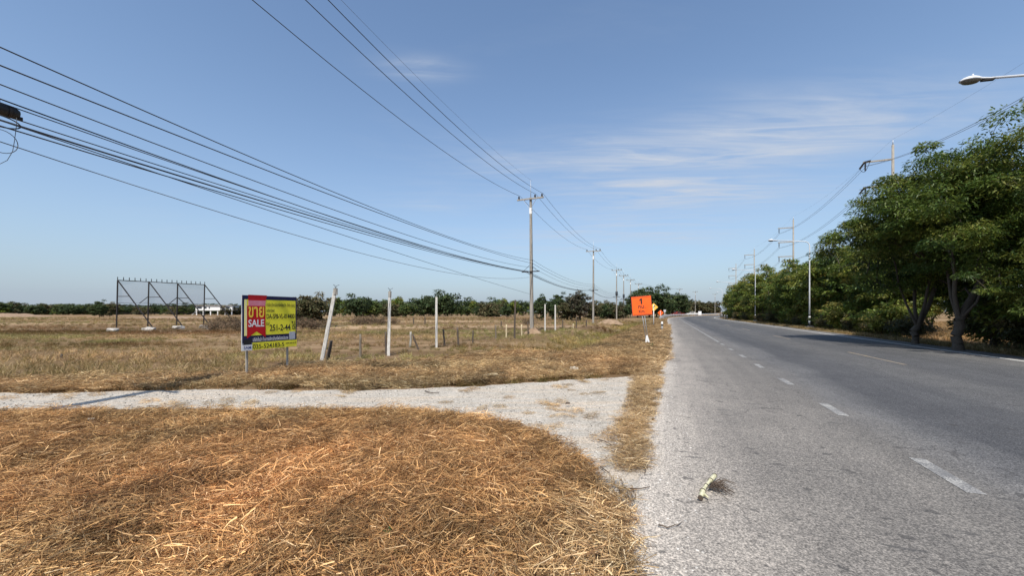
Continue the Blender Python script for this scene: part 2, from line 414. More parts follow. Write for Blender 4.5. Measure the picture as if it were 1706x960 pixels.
me = bpy.data.meshes.new('road'); me.from_pydata(vs, [], fs); me.update()
ul = me.uv_layers.new(name='sp'); li = np.empty(len(me.loops), np.int32); me.loops.foreach_get('vertex_index', li)
ul.data.foreach_set('uv', np.array(uv, np.float32)[li].reshape(-1))
m, nt, bs = newmat('asphalt')
uvn = N(nt, 'ShaderNodeUVMap', uv_map='sp'); us = N(nt, 'ShaderNodeSeparateXYZ'); nt.links.new(uvn.outputs[0], us.inputs[0])
pos = N(nt, 'ShaderNodeNewGeometry').outputs['Position']
def stretched(sp, ss_, sc, d=5, r=.6):
    mm = N(nt, 'ShaderNodeMapping'); nt.links.new(uvn.outputs[0], mm.inputs[0]); mm.inputs['Scale'].default_value = (sp, ss_, 1); return noise(nt, mm.outputs[0], sc, d, r)
wob = mth(nt, 'MULTIPLY', mth(nt, 'SUBTRACT', stretched(.6, .18, 1), .5), 1.5)
pw = mth(nt, 'DIVIDE', mth(nt, 'ADD', us.outputs[0], wob), 13.0)
prof = ramp(nt, pw, [(0.0, (.44,.395,.34)), (.035, (.30,.27,.235)), (.09, (.195,.178,.158)), (.20, (.142,.132,.120)), (.255, (.125,.122,.12)), (.30, (.068,.068,.071)), (.38, (.076,.076,.078)), (.47, (.10,.098,.096)), (.56, (.080,.080,.082)), (.68, (.085,.085,.086)), (.76, (.11,.108,.105)), (.86, (.135,.13,.125)), (1.0, (.20,.19,.17))])
grain = noise(nt, pos, 75, 2, .7); agg = N(nt, 'ShaderNodeTexVoronoi'); agg.inputs['Scale'].default_value = 62; nt.links.new(pos, agg.inputs['Vector'])
grain2 = noise(nt, pos, 24, 4, .8)
cc = mixc(nt, .85, prof, ramp(nt, grain, [(.32, (.30,.30,.30)), (.5, (.95,.95,.95)), (.68, (2.0,1.96,1.9))]), 'MULTIPLY')
cc = mixc(nt, .5, cc, ramp(nt, grain2, [(.32, (.6,.6,.6)), (.7, (1.4,1.4,1.4))]), 'MULTIPLY')
cc = mixc(nt, .55, cc, ramp(nt, stretched(1.4, .07, 1.6), [(.3, (.72,.72,.73)), (.7, (1.25,1.24,1.22))]), 'MULTIPLY')
cc = mixc(nt, .6, cc, ramp(nt, noise(nt, pos, .9, 6, .7), [(.3, (.74,.74,.75)), (.7, (1.22,1.21,1.19))]), 'MULTIPLY')
# dark stains lying across the shoulder
st = stretched(1.5, 9, 1.0, 3, .55); cc = mixc(nt, mth(nt, 'MULTIPLY', ramp(nt, st, [(.645, (0,0,0)), (.69, (1,1,1))]), .6), cc, (.06,.058,.056))
vc = N(nt, 'ShaderNodeTexVoronoi', feature='DISTANCE_TO_EDGE'); vc.inputs['Scale'].default_value = .42
wv = N(nt, 'ShaderNodeVectorMath', operation='ADD'); wn_ = N(nt, 'ShaderNodeTexNoise'); wn_.inputs['Scale'].default_value = 1.6; wn_.inputs['Detail'].default_value = 6; nt.links.new(pos, wn_.inputs['Vector'])
nt.links.new(pos, wv.inputs[0]); nt.links.new(wn_.outputs['Color'], wv.inputs[1]); nt.links.new(wv.outputs[0], vc.inputs['Vector'])
crk = mth(nt, 'MULTIPLY', ramp(nt, vc.outputs['Distance'], [(.0, (1,1,1)), (.006, (0,0,0))]), ramp(nt, noise(nt, pos, .35, 3, .5), [(.47, (0,0,0)), (.58, (.75,.75,.75))]))
cc = mixc(nt, crk, cc, (.045,.042,.04))
sp_ = noise(nt, pos, 5.5, 2, .5); cc = mixc(nt, mth(nt, 'MULTIPLY', ramp(nt, sp_, [(.665, (0,0,0)), (.695, (1,1,1))]), .62), cc, (.05,.047,.045))
sp2 = noise(nt, pos, 19, 2, .5); cc = mixc(nt, mth(nt, 'MULTIPLY', ramp(nt, sp2, [(.675, (0,0,0)), (.71, (1,1,1))]), .6), cc, (.055,.05,.047))
nt.links.new(cc, bs.inputs['Base Color']); bs.inputs['Roughness'].default_value = .82; bs.inputs['Specular IOR Level'].default_value = .3
bump(nt, bs, mth(nt, 'ADD', grain, mth(nt, 'MULTIPLY', agg.outputs['Distance'], .6)), .55, .006)
road_o = tag(link_mesh('road', me, None, m), kind='structure')

def paintmat(name, c, lo, hi):
    m, nt, bs = newmat(name); pos = N(nt, 'ShaderNodeNewGeometry').outputs['Position']
    f = ramp(nt, mth(nt, 'ADD', mth(nt, 'MULTIPLY', noise(nt, pos, 55, 3, .75), .65), mth(nt, 'MULTIPLY', noise(nt, pos, 4, 4, .6), .35)), [(lo, (0,0,0)), (hi, (1,1,1))])
    cc = mixc(nt, f, tuple(v*.92 for v in c), (.15,.145,.14))
    nt.links.new(cc, bs.inputs['Base Color']); bs.inputs['Roughness'].default_value = .7
    return m
M['mark_white'] = paintmat('worn_white_marking', (.44,.42,.38), .40, .52)
M['mark_line'] = paintmat('white_edge_marking', (.62,.61,.58), .54, .70)
M['mark_yellow'] = paintmat('worn_yellow_marking', (.36,.26,.13), .40, .56)
def strip(name, s0, s1, p0, p1, m, parent, step=2.0, z=-.002):
    n = max(1, int((s1-s0)/step)); b = MB(); vs = []
    for i in range(n+1):
        s = s0 + (s1-s0)*i/n
        for p in (p0, p1):
            x, y = road(s, p); vs.append((x, y, z))
    b.add(vs, [(2*i, 2*i+1, 2*i+3, 2*i+2) for i in range(n)]); return b.build(name, m, parent)
sd, pd_ = [float(a[0]) for a in road_sp(np.array([at(1580,791)[0]]), np.array([at(1580,791)[1]]))]
for k in range(-1, 7):
    c = sd + k*2.78; strip('dash', c-.45, c+.45, 2.67, 2.81, M['mark_white'], road_o, .5)
strip('edge_line', sd+6.55*2.78, 300, 2.68, 2.80, M['mark_white'], road_o)
for k, (a, b) in enumerate(((1.0, 9.0), (15.5, 19.5), (27.5, 31.5), (39.5, 43.5), (51.5,55.5), (63.5,67.5), (75.5,79.5))): strip('centre_line', a, b, 6.86, 6.97, M['mark_yellow'], road_o)
strip('edge_line', -20, 300, 10.90, 11.06, M['mark_line'], road_o)

# gravel driveway: outline densified and roughened, fan filled
def ragged(P, step, amp, seed):
    out = []
    for i in range(len(P)):
        a, b = np.array(P[i]), np.array(P[(i+1) % len(P)]); L = np.linalg.norm(b-a); n = max(1, int(L/step))
        for k in range(n):
            c = a + (b-a)*k/n; t = (b-a)/max(L, 1e-6)
            o = (float(fbm(c[0]*3, c[1]*3, seed, 4)) - .5)*2*amp
            out.append((c[0]-t[1]*o, c[1]+t[0]*o))
    return out
import bmesh
def sheet(name, P, z, m):
    bm = bmesh.new(); vs = [bm.verts.new((x, y, z)) for x, y in P]; f = bm.faces.new(vs)
    bmesh.ops.triangulate(bm, faces=[f]); bm.normal_update()
    for f in bm.faces:
        if f.normal.z < 0: f.normal_flip()
    me = bpy.data.meshes.new(name); bm.to_mesh(me); bm.free(); return link_mesh(name, me, None, m)
m, nt, bs = newmat('gravel_drive'); pos = N(nt, 'ShaderNodeNewGeometry').outputs['Position']
g1 = noise(nt, pos, 42, 3, .8); g2 = noise(nt, pos, 1.3, 5, .65); g3 = noise(nt, pos, 17, 4, .7)
mpn = N(nt, 'ShaderNodeMapping'); nt.links.new(pos, mpn.inputs[0]); mpn.inputs['Rotation'].default_value = (0,0,.12); mpn.inputs['Scale'].default_value = (.5, 5, 1); g4 = noise(nt, mpn.outputs[0], 1, 4, .6)
c = ramp(nt, g2, [(.3, (.37,.335,.285)), (.7, (.52,.475,.41))])
c = mixc(nt, ramp(nt, g4, [(.45, (0,0,0)), (.62, (.6,.6,.6))]), c, (.56,.46,.35))
c = mixc(nt, .75, c, ramp(nt, g1, [(.34, (.38,.36,.33)), (.5, (1,1,1)), (.66, (1.4,1.4,1.38))]), 'MULTIPLY')
c = mixc(nt, .5, c, ramp(nt, g3, [(.35, (.6,.58,.55)), (.6, (1.12,1.12,1.12))]), 'MULTIPLY')
nt.links.new(c, bs.inputs['Base Color']); bs.inputs['Roughness'].default_value = .9; bs.inputs['Specular IOR Level'].default_value = .2
bump(nt, bs, mth(nt, 'ADD', g1, g3), .7, .02)
tag(sheet('gravel_driveway', ragged(DRIVE, .10, .17, 41), -.016, m), kind='structure')

# ------------------------------------------------------------------ scatter (stuff)
def proto_collection(name, meshes):
    c = bpy.data.collections.new(name)
    for i, me in enumerate(meshes):
        o = bpy.data.objects.new('%s_%02d' % (name, i), me); c.objects.link(o)
    return c
def scatter(name, protos, P, rot, scl, idx, tint, label, cat):
    n = len(P); me = bpy.data.meshes.new(name); me.vertices.add(n); me.vertices.foreach_set('co', P.reshape(-1).astype(np.float32))
    for an, ty, key, arr in (('rot','FLOAT_VECTOR','vector',rot), ('scl','FLOAT_VECTOR','vector',scl), ('idx','INT','value',idx), ('tint','FLOAT_COLOR','color',tint)):
        a = me.attributes.new(an, ty, 'POINT')
        a.data.foreach_set(key, arr.reshape(-1).astype(np.int32 if ty == 'INT' else np.float32))
    o = link_mesh(name, me)
    g = bpy.data.node_groups.new(name, 'GeometryNodeTree')
    g.interface.new_socket('Geometry', in_out='INPUT', socket_type='NodeSocketGeometry'); g.interface.new_socket('Geometry', in_out='OUTPUT', socket_type='NodeSocketGeometry')
    L = g.links; nd = g.nodes.new
    gi = nd('NodeGroupInput'); go = nd('NodeGroupOutput'); ci = nd('GeometryNodeCollectionInfo'); ci.inputs['Collection'].default_value = protos
    ci.inputs['Separate Children'].default_value = True; ci.inputs['Reset Children'].default_value = True
    iop = nd('GeometryNodeInstanceOnPoints'); iop.inputs['Pick Instance'].default_value = True
    def na(an, ty):
        x = nd('GeometryNodeInputNamedAttribute'); x.data_type = ty; x.inputs['Name'].default_value = an; return x.outputs['Attribute']
    e2r = nd('FunctionNodeEulerToRotation')
    L.new(na('rot','FLOAT_VECTOR'), e2r.inputs[0]); L.new(e2r.outputs[0], iop.inputs['Rotation'])
    L.new(na('scl','FLOAT_VECTOR'), iop.inputs['Scale']); L.new(na('idx','INT'), iop.inputs['Instance Index'])
    L.new(gi.outputs[0], iop.inputs['Points']); L.new(ci.outputs[0], iop.inputs['Instance']); L.new(iop.outputs[0], go.inputs[0])
    md = o.modifiers.new('scatter', 'NODES'); md.node_group = g
    return tag(o, label, cat, kind='stuff')

def ribbons(P0, D, L_, Wd, bend, sag, cols, name, m, seg=2):
    """n blades as ribbons of seg quads: start, direction, length, width, sideways bend, vertical curl"""
    n = len(P0); up = np.array([0,0,1.0])
    side = np.cross(D, up + RNG.normal(0,.5,(n,3))); side /= np.linalg.norm(side, axis=1)[:,None] + 1e-9
    lat = np.cross(D, up); lat /= np.linalg.norm(lat, axis=1)[:,None] + 1e-9
    quads = []
    for k in range(seg):
        row = []
        for t, sg_ in ((k/seg,-1), (k/seg,1), ((k+1)/seg,1), ((k+1)/seg,-1)):
            c = P0 + D*(L_*t)[:,None] + lat*(bend*t*t)[:,None] + up*(sag*t*t)[:,None]
            w = Wd*(1 - .75*t**2)*.5
            row.append(c + side*(w*sg_)[:,None])
        quads.append(np.stack(row, 1))
    V = np.concatenate(quads, 0)
    return quads_mesh(name, V, np.tile(cols, (seg,1)), m)
PAL = np.array([(.54,.365,.17),(.47,.30,.135),(.39,.235,.10),(.64,.47,.25),(.27,.155,.068),(.74,.58,.35),(.17,.095,.045),(.46,.32,.17)])
PW = np.array([.19,.2,.18,.10,.14,.05,.15,.05])
def hay_proto(i, n=230, R=.26):
    r = R*np.sqrt(RNG.random(n)); a = RNG.random(n)*2*np.pi
    main = RNG.random()*np.pi; L_ = RNG.uniform(.04,.19,n)*np.where(RNG.random(n)<.03,1.6,1); h = np.abs(RNG.normal(0,.024,n))
    th = np.where(RNG.random(n) < .62, main + RNG.normal(0,.45,n) + np.pi*(RNG.random(n) < .5), RNG.random(n)*2*np.pi)
    pit = RNG.normal(.05,.16,n)
    D = np.stack([np.cos(th)*np.cos(pit), np.sin(th)*np.cos(pit), np.sin(pit)], 1)
    P0 = np.stack([r*np.cos(a), r*np.sin(a), h], 1) - D*(L_*.5)[:,None]*np.array([1,1,.3])
    c = PAL[RNG.choice(len(PAL), n, p=PW/PW.sum())]*RNG.uniform(.6,1.25,(n,1))*np.where(RNG.random((n,1)) < .25, .55, 1.06)
    return ribbons(P0, D, L_, RNG.uniform(.0024,.0062,n), RNG.normal(0,.03,n), -RNG.uniform(0,.03,n), c, 'straw_clump', M['straw'])
hayP = proto_collection('straw_clump', [hay_proto(i) for i in range(14)])
def grass_proto(i, n=46, R=.13, H=.36, green=0.3):
    r = R*np.sqrt(RNG.random(n)); a = RNG.random(n)*2*np.pi
    th = RNG.random(n)*2*np.pi; pit = np.clip(RNG.normal(1.05,.28,n), .3, 1.5); L_ = RNG.uniform(.45,1.1,n)*H
    D = np.stack([np.cos(th)*np.cos(pit), np.sin(th)*np.cos(pit), np.sin(pit)], 1)
    P0 = np.stack([r*np.cos(a), r*np.sin(a), np.full(n,-.03)], 1)
    dry = PAL[RNG.choice([0,1,3,5,7], n)]*np.array([.8,.9,.95]); gr = np.array([(.17,.155,.055)])*RNG.uniform(.6,1.5,(n,1))
    c = np.where((RNG.random(n) < green)[:,None], gr, dry)*RNG.uniform(.7,1.15,(n,1))
    return ribbons(P0, D, L_, RNG.uniform(.006,.013,n), RNG.normal(0,.06,n), -RNG.uniform(0,.16,n), c, 'grass_tuft', M['grassm'])
grassP = proto_collection('grass_tuft', [grass_proto(i, green=(.1,.15,.25,.35,.5)[i % 5]) for i in range(10)])

def pts_in(P, dens, seed):
    r = np.random.default_rng(seed); A = np.array(P); lo, hi = A.min(0), A.max(0); lo = np.maximum(lo, (-16, .9)); hi = np.minimum(hi, (30, 70))
    n = int((hi-lo).prod()*dens); p = lo + r.random((n,2))*(hi-lo); return p[inpoly(p[:,0], p[:,1], P)]
def visible(p, m=1.25):
    u = p[:,0]/np.maximum(p[:,1], .3)*F + CU; return (u > -250) & (u < 1956)
def hay_cloud(name, poly, dens, seed, scale, label, lift=.0, base=(1,1,1), edge=False, thin=None, var=1.0):
    p = pts_in(poly, dens, seed); p = p[visible(p)]
    r = np.random.default_rng(seed+1); n = len(p)
    if thin is not None:
        k = r.random(n) < thin(p[:,0], p[:,1]); p = p[k]; n = len(p)
    z = np.maximum(gz(p[:,0], p[:,1]), -.012) + lift + r.uniform(-.01,.03,n)
    lum = fbm(p[:,0]*.9, p[:,1]*.9, 51, 3); red = fbm(p[:,0]*.45+9, p[:,1]*.6, 61, 3)
    t = np.ones((n,4)); lum2 = fbm(p[:,0]*3.2, p[:,1]*3.2, 57, 3); f = np.clip(1.02 + ((lum-.5)*.9 + (lum2-.5)*1.7)*var, .38, 1.45)*r.uniform(.85,1.15,n)
    t[:,0] = f*base[0]*(1+(red-.5)*.10); t[:,1] = f*base[1]*(1-(red-.5)*.20); t[:,2] = f*base[2]*(1-(red-.5)*.34)
    # paler, sun-bleached straw along the tarmac
    s, q = road_sp(p[:,0], p[:,1]); ed = (1-sstep(.1, .8, -q))[:,None]
    t[:,:3] = t[:,:3]*(1-ed) + ed*np.array([1.15,1.2,1.3])*f[:,None]
    rot = np.stack([r.normal(0,.15,n), r.normal(0,.15,n), r.random(n)*6.283], 1)
    s_ = r.uniform(.75,1.25,n)*scale; scl = np.stack([s_, s_, s_*r.uniform(.7,1.5,n)], 1)
    return scatter(name, hayP, np.stack([p[:,0],p[:,1],z],1), rot, scl, r.integers(0,14,n), t, label, 'dry grass')
hay_cloud('cut_hay', HAY_NEAR, 110, 100, 1.0, 'matted brown cut dry grass covering the ground in front of the driveway', .005, (1.16,1.03,.92))
hay_cloud('stray_straw', DRIVE, 9, 130, .5, 'stray wisps of straw blown onto the gravel driveway', -.005, (1,1,1), thin=lambda x, y: np.clip((fbm(x*1.3, y*1.3, 97, 3)-.45)*4, 0, 1))
hay_cloud('verge_hay', HAY_FAR, 34, 110, 1.2, 'orange brown cut grass along the verge beyond the driveway', .0)
hay_cloud('straw_strip', HAY_ISLE, 95, 120, .75, 'pale straw strip between the driveway end and the tarmac', .0, (1.1,1.1,1.08), var=.35)

# loose stones on the driveway and along the tarmac edge
def stone_proto(i):
    bm = bmesh.new(); bmesh.ops.create_icosphere(bm, subdivisions=1, radius=1); r = random.Random(i)
    for v in bm.verts: v.co = Vector((v.co.x*(1+r.uniform(-.3,.3)), v.co.y*(.8+r.uniform(-.3,.3)), v.co.z*(.55+r.uniform(-.2,.2))))
    me = bpy.data.meshes.new('pebble'); bm.to_mesh(me); bm.free(); a = me.color_attributes.new('col','FLOAT_COLOR','POINT')
    k = r.uniform(.45,.72); a.data.foreach_set('color', np.tile(np.array([k,k*.94,k*.85,1],np.float32), len(me.vertices))); me.materials.append(M['straw']); return me
stoneP = proto_collection('pebble', [stone_proto(i) for i in range(8)])
def stones():
    r = np.random.default_rng(300); p = pts_in(DRIVE, 190, 301); p = p[visible(p)]; p = p[p[:,1] < 11.5]
    e = np.array([road(s, q) for s, q in zip(2 + 34*r.random(2600)**1.5, .02 + .45*r.random(2600)**2)]); p = np.concatenate([p, e]); n = len(p)
    s_ = .004 + .014*r.random(n)**3; t = np.ones((n,4)); t[:,:3] = np.where((r.random(n) < .25)[:,None], .45, 1)*r.uniform(.7,1.2,(n,1))
    scatter('loose_stones', stoneP, np.stack([p[:,0],p[:,1],np.full(n,-.008)],1), np.stack([r.normal(0,.2,n),r.normal(0,.2,n),r.random(n)*6.28],1), np.stack([s_,s_,s_],1), r.integers(0,8,n), t, 'loose pale gravel on the driveway and along the tarmac edge', 'gravel')
stones()
# standing field grass
def grass_cloud(name, n0, yr, scale, seed, label, keep, tintf=None):
    r = np.random.default_rng(seed); y = np.sqrt(r.random(n0)*(yr[1]**2-yr[0]**2)+yr[0]**2); x = y*r.uniform(-1.40, 1.40, n0); p = np.stack([x,y],1)
    p = p[keep(x, y, r)]; n = len(p)
    z = gz(p[:,0], p[:,1])
    t = np.ones((n,4)); g = fbm(p[:,0]*.12, p[:,1]*.2, 71, 3); f = r.uniform(.7,1.15,n)*np.clip(.55+fbm(p[:,0]*.5,p[:,1]*.5,81,3)*.8,.5,1.2)
    s, q = road_sp(p[:,0], p[:,1]); q = -q
    gg = sstep(.46,.64,g)*.55; gg = np.maximum(gg, np.exp(-((q-4.6)/1.0)**2)*sstep(18,26,s)*.65)
    t[:,0] = f*(1-.42*gg); t[:,1] = f*(1-.08*gg)*.98; t[:,2] = f*(1-.45*gg)*.95; t[:,:3] *= np.array([1.02,.92,.84]); burn = (np.exp(-((p[:,1]-37)/5.5)**2)*sstep(.35,.6,fbm(p[:,0]*.06, p[:,1]*.15, 87, 3)))[:,None]; t[:,:3] *= 1 - burn*np.array([.42,.50,.52])
    band = sstep(.50,.62, fbm(p[:,0]*.035+3, p[:,1]*.16, 77, 3))[:,None]; pale = sstep(.52,.64, fbm(p[:,0]*.03+8, p[:,1]*.2+5, 79, 3))[:,None]
    t[:,:3] *= (1-band) + band*np.array([.62,.50,.45]); t[:,:3] *= (1-pale) + pale*np.array([1.35,1.25,1.3])
    if tintf is not None: t[:,:3] *= np.array(tintf)
    rot = np.stack([r.normal(0,.12,n), r.normal(0,.12,n), r.random(n)*6.283], 1)
    s_ = r.uniform(.6,1.3,n)*scale*(.7+.6*fbm(p[:,0]*.3,p[:,1]*.3,91,3)); scl = np.stack([s_*1.15, s_*1.15, s_], 1)
    return scatter(name, grassP, np.stack([p[:,0],p[:,1],z],1), rot, scl, r.integers(0,10,n), t, label, 'grass')
def in_hay(x, y): return inpoly(x,y,HAY_NEAR)|inpoly(x,y,HAY_ISLE)|inpoly(x,y,HAY_FAR)|inpoly(x,y,DRIVE)
def keep_field(x, y, r):
    s, p = road_sp(x, y); dens = fbm(x*.22, y*.22, 95, 3)
    return (-p > 1.2) & ~in_hay(x,y) & (r.random(len(x)) < np.clip(.25+1.5*(dens-.3), .1, 1)) & (y > 8)
grass_cloud('field_grass', 20000, (8, 34), .62, 200, 'dry standing grass of the near field behind the sale sign', keep_field)
grass_cloud('field_grass', 15000, (32, 95), 1.0, 210, 'dry grass stretching over the far part of the field', lambda x,y,r: keep_field(x,y,r) & (x < 20))
def keep_ditch(x, y, r):
    s, p = road_sp(x, y); return (np.abs(-p-4.6) < 1.7) & (s > 15) & (s < 90)
grass_cloud('ditch_grass', 24000, (13, 75), .95, 220, 'green tinged grass growing along the roadside ditch', keep_ditch, (1.1,1.0,.9))
def keep_verge(x, y, r):
    s, p = road_sp(x, y); return (-p > .15) & (-p < 3.2) & (s > 15) & (s < 95) & (r.random(len(x)) < .8)
def verge2():
    r = np.random.default_rng(231); n0 = 5200; s = 14 + 80*r.random(n0)**1.5; q = .05 + 3.2*r.random(n0)
    p = np.array([road(a, -b) for a, b in zip(s, q)]); n = len(p); z = gz(p[:,0], p[:,1])
    f = np.clip(.8+(fbm(p[:,0]*.7,p[:,1]*.7,55,3)-.5)*1.2,.45,1.15)*r.uniform(.85,1.15,n)
    t = np.ones((n,4)); t[:,0] = f; t[:,1] = f*1.0; t[:,2] = f*1.0
    s_ = r.uniform(.9,1.5,n); scl = np.stack([s_,s_,s_*1.3],1)
    scatter('verge_straw', hayP, np.stack([p[:,0],p[:,1],z+.01],1), np.stack([r.normal(0,.15,n),r.normal(0,.15,n),r.random(n)*6.28],1), scl, r.integers(0,14,n), t, 'straw covered road verge running past the orange sign', 'dry grass')
verge2()
def rightv():
    r = np.random.default_rng(241); n0 = 3600; s = 3 + 110*r.random(n0)**1.4; q = RW + .15 + 2.6*r.random(n0)**1.2
    p = np.array([road(a, b) for a, b in zip(s, q)]); n = len(p); z = gz(p[:,0], p[:,1])
    f = r.uniform(.6,1.05,n); t = np.ones((n,4)); t[:,0] = f; t[:,1] = f*.9; t[:,2] = f*.8
    s_ = r.uniform(.5,1.25,n); scl = np.stack([s_*1.2,s_*1.2,s_],1)
    scatter('roadside_weeds', grassP, np.stack([p[:,0],p[:,1],z],1), np.stack([r.normal(0,.15,n),r.normal(0,.15,n),r.random(n)*6.28],1), scl, r.integers(0,10,n), t, 'dry brown weeds under the trees on the far side of the road', 'weeds')
rightv()
def rightfield():
    r = np.random.default_rng(251); n0 = 5000; s = 2 + 90*r.random(n0); q = RW + 3 + 30*r.random(n0)
    p = np.array([road(a, b) for a, b in zip(s, q)]); n = len(p); z = gz(p[:,0], p[:,1])
    f = r.uniform(.75,1.1,n); t = np.ones((n,4)); t[:,0] = f*1.1; t[:,1] = f*.85; t[:,2] = f*.75
    s_ = r.uniform(.8,1.6,n); scl = np.stack([s_*1.2,s_*1.2,s_],1)
    scatter('right_field_grass', grassP, np.stack([p[:,0],p[:,1],z],1), np.stack([r.normal(0,.12,n),r.normal(0,.12,n),r.random(n)*6.28],1), scl, r.integers(0,10,n), t, 'dry grass of the field behind the roadside trees', 'grass')
rightfield()

# ------------------------------------------------------------------ trees
def tree_meshes(name, seed, H, R, zb, ncl, nl, leaf, rc, tr, zf, stems, greens, flat=.45, lobes=.35, matl='leaf', wood=True, shell=.55, squash=1.0, droop=.25, off=(0,0)):
    r = np.random.default_rng(seed)
    ph = r.random(6)*6.283
    C = []
    while len(C) < ncl:
        d = r.normal(0,1,3); d /= np.linalg.norm(d); k = r.random()**shell
        az = math.atan2(d[1], d[0]); lob = 1 + lobes*(.6*math.sin(2*az+ph[0]) + .5*math.sin(3*az+ph[1]+2*d[2]) + .5*math.sin(5*az+ph[2]+3*d[2]) + .4*math.sin(4*d[2]+ph[3]))*.6
        k *= max(.45, lob)
        p = np.array([off[0]+d[0]*R*k, off[1]+d[1]*R*k*squash, (zb+H)/2 + d[2]*(H-zb)/2*k])
        if p[2] < zb*.85: continue
        C.append(p)
    C = np.array(C)
    # skeleton
    nodes = [np.array([0,0,-.15])]; par = [-1]; steps = 4
    for i in range(1, steps+1): nodes.append(np.array([r.normal(0,.04)*i*tr*3, r.normal(0,.04)*i*tr*3, zf*i/steps])); par.append(len(nodes)-2)
    fork = len(nodes)-1; a0 = r.random()*6.283
    for k in range(stems):
        a = a0 + 6.283*k/stems + r.normal(0,.25); pr = fork; reach = R*r.uniform(.28,.45); top = zb + (H-zb)*r.uniform(.35,.6)
        for i in range(1, 6):
            t = i/5; nodes.append(nodes[fork] + np.array([off[0]*.7*t+math.cos(a)*reach*t**.8, off[1]*.7*t+math.sin(a)*reach*t**.8, (top-zf)*t]) + r.normal(0,.05*R*.3,3)); par.append(pr); pr = len(nodes)-1
    order = np.argsort(np.linalg.norm(C - nodes[fork], axis=1)); tips = []
    for ci in order:
        c = C[ci]; A = np.array(nodes); dd = np.linalg.norm(A - c, axis=1) + np.where(A[:,2] > c[2]+.2, 1.2, 0) + np.where(np.arange(len(A)) < fork, 3, 0)
        b = int(np.argmin(dd)); q = A[b]; pr = b; ns = 3 if dd[b] > .8 else 2
        for i in range(1, ns+1):
            t = i/ns; nodes.append(q + (c-q)*t + np.array([0,0,.10*math.sin(math.pi*t)*dd[b]]) + r.normal(0,.03*dd[b],3)*(t < 1)); par.append(pr); pr = len(nodes)-1
        tips.append(pr)
    cnt = np.zeros(len(nodes)); cnt[tips] = 1
    for i in range(len(nodes)-1, 0, -1): cnt[par[i]] += cnt[i]
    rad = tr*np.sqrt(np.maximum(cnt,1)/len(C))**1.05; rad = np.maximum(rad, tr*.035); rad[0] = tr*1.35
    mb = MB()
    for i in range(1, len(nodes)):
        ns = 7 if rad[i] > tr*.4 else (5 if rad[i] > tr*.12 else 3)
        if wood or rad[i] > tr*.08: mb.tube([nodes[par[i]], nodes[i]], [min(rad[par[i]], rad[i]*1.35), rad[i]], ns, cap=False)
    tm = bpy.data.meshes.new(name+'_trunk'); tm.from_pydata(mb.v, [], mb.f); tm.update(); tm.polygons.foreach_set('use_smooth', mb.sm); tm.materials.append(M['bark'])
    # leaves: flat sprays round each twig end
    n = ncl*nl; ci = np.repeat(np.arange(ncl), nl)
    cs = rc*r.uniform(.6,1.35,ncl)
    off = r.normal(0,1,(n,3)); off /= np.linalg.norm(off,axis=1)[:,None]; off *= (r.random(n)**.45)[:,None]
    off = off*cs[ci][:,None]*np.array([1,1,flat])
    rr = np.hypot(off[:,0], off[:,1]); off[:,2] -= droop*rr**2/np.maximum(cs[ci],.05)*.6
    P0 = C[ci] + off
    th = np.arctan2(off[:,1], off[:,0]) + r.normal(0,.7,n); pit = r.normal(-.25,.45,n)
    D = np.stack([np.cos(th)*np.cos(pit), np.sin(th)*np.cos(pit), np.sin(pit)],1)
    upv = np.array([0,0,1.0]) + r.normal(0,.45,(n,3)); sd_ = np.cross(D, upv); sd_ /= np.linalg.norm(sd_,axis=1)[:,None]+1e-9
    L_ = leaf[0]*r.uniform(.6,1.3,n); Wd = leaf[1]*r.uniform(.6,1.3,n)
    mid = P0 + D*(L_*.45)[:,None]; tip = P0 + D*L_[:,None]; tip[:,2] -= L_*.12
    V = np.stack([P0, mid + sd_*(Wd*.5)[:,None], tip, mid - sd_*(Wd*.5)[:,None]], 1)
    G = np.array(greens); cb = G[r.integers(0,len(G),ncl)]*r.uniform(.75,1.25,(ncl,1)); c = cb[ci]*r.uniform(.65,1.35,(n,1))
    c[:,0] *= r.uniform(.85,1.2,n)
    cm = quads_mesh(name+'_crown', V, c, M[matl])
    return tm, cm
GR_A = [(.086,.128,.022),(.112,.152,.026),(.058,.094,.020),(.150,.175,.032)]
GR_B = [(.155,.200,.034),(.205,.225,.040),(.105,.155,.030),(.235,.22,.055)]
GR_D = [(.062,.092,.034),(.080,.105,.040),(.050,.074,.030)]  # far leaf greens, lightened: distance haze is put into the colour
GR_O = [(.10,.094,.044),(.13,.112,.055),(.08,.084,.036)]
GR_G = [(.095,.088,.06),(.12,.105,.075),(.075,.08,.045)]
def plant(name, tm, cm, x, y, sc, rz, label, group=None, cat='tree', z=None, szf=1.0):
    if z is None: z = gzf(x, y)
    e = empty(name, (x, y, z-.03), rz, label, cat, group); e.scale = (sc, sc, sc*szf)
    link_mesh('trunk', tm, e); link_mesh('crown', cm, e); return e
TREES = {}
def T(key, *a, **k): TREES[key] = tree_meshes(key, *a, **k)
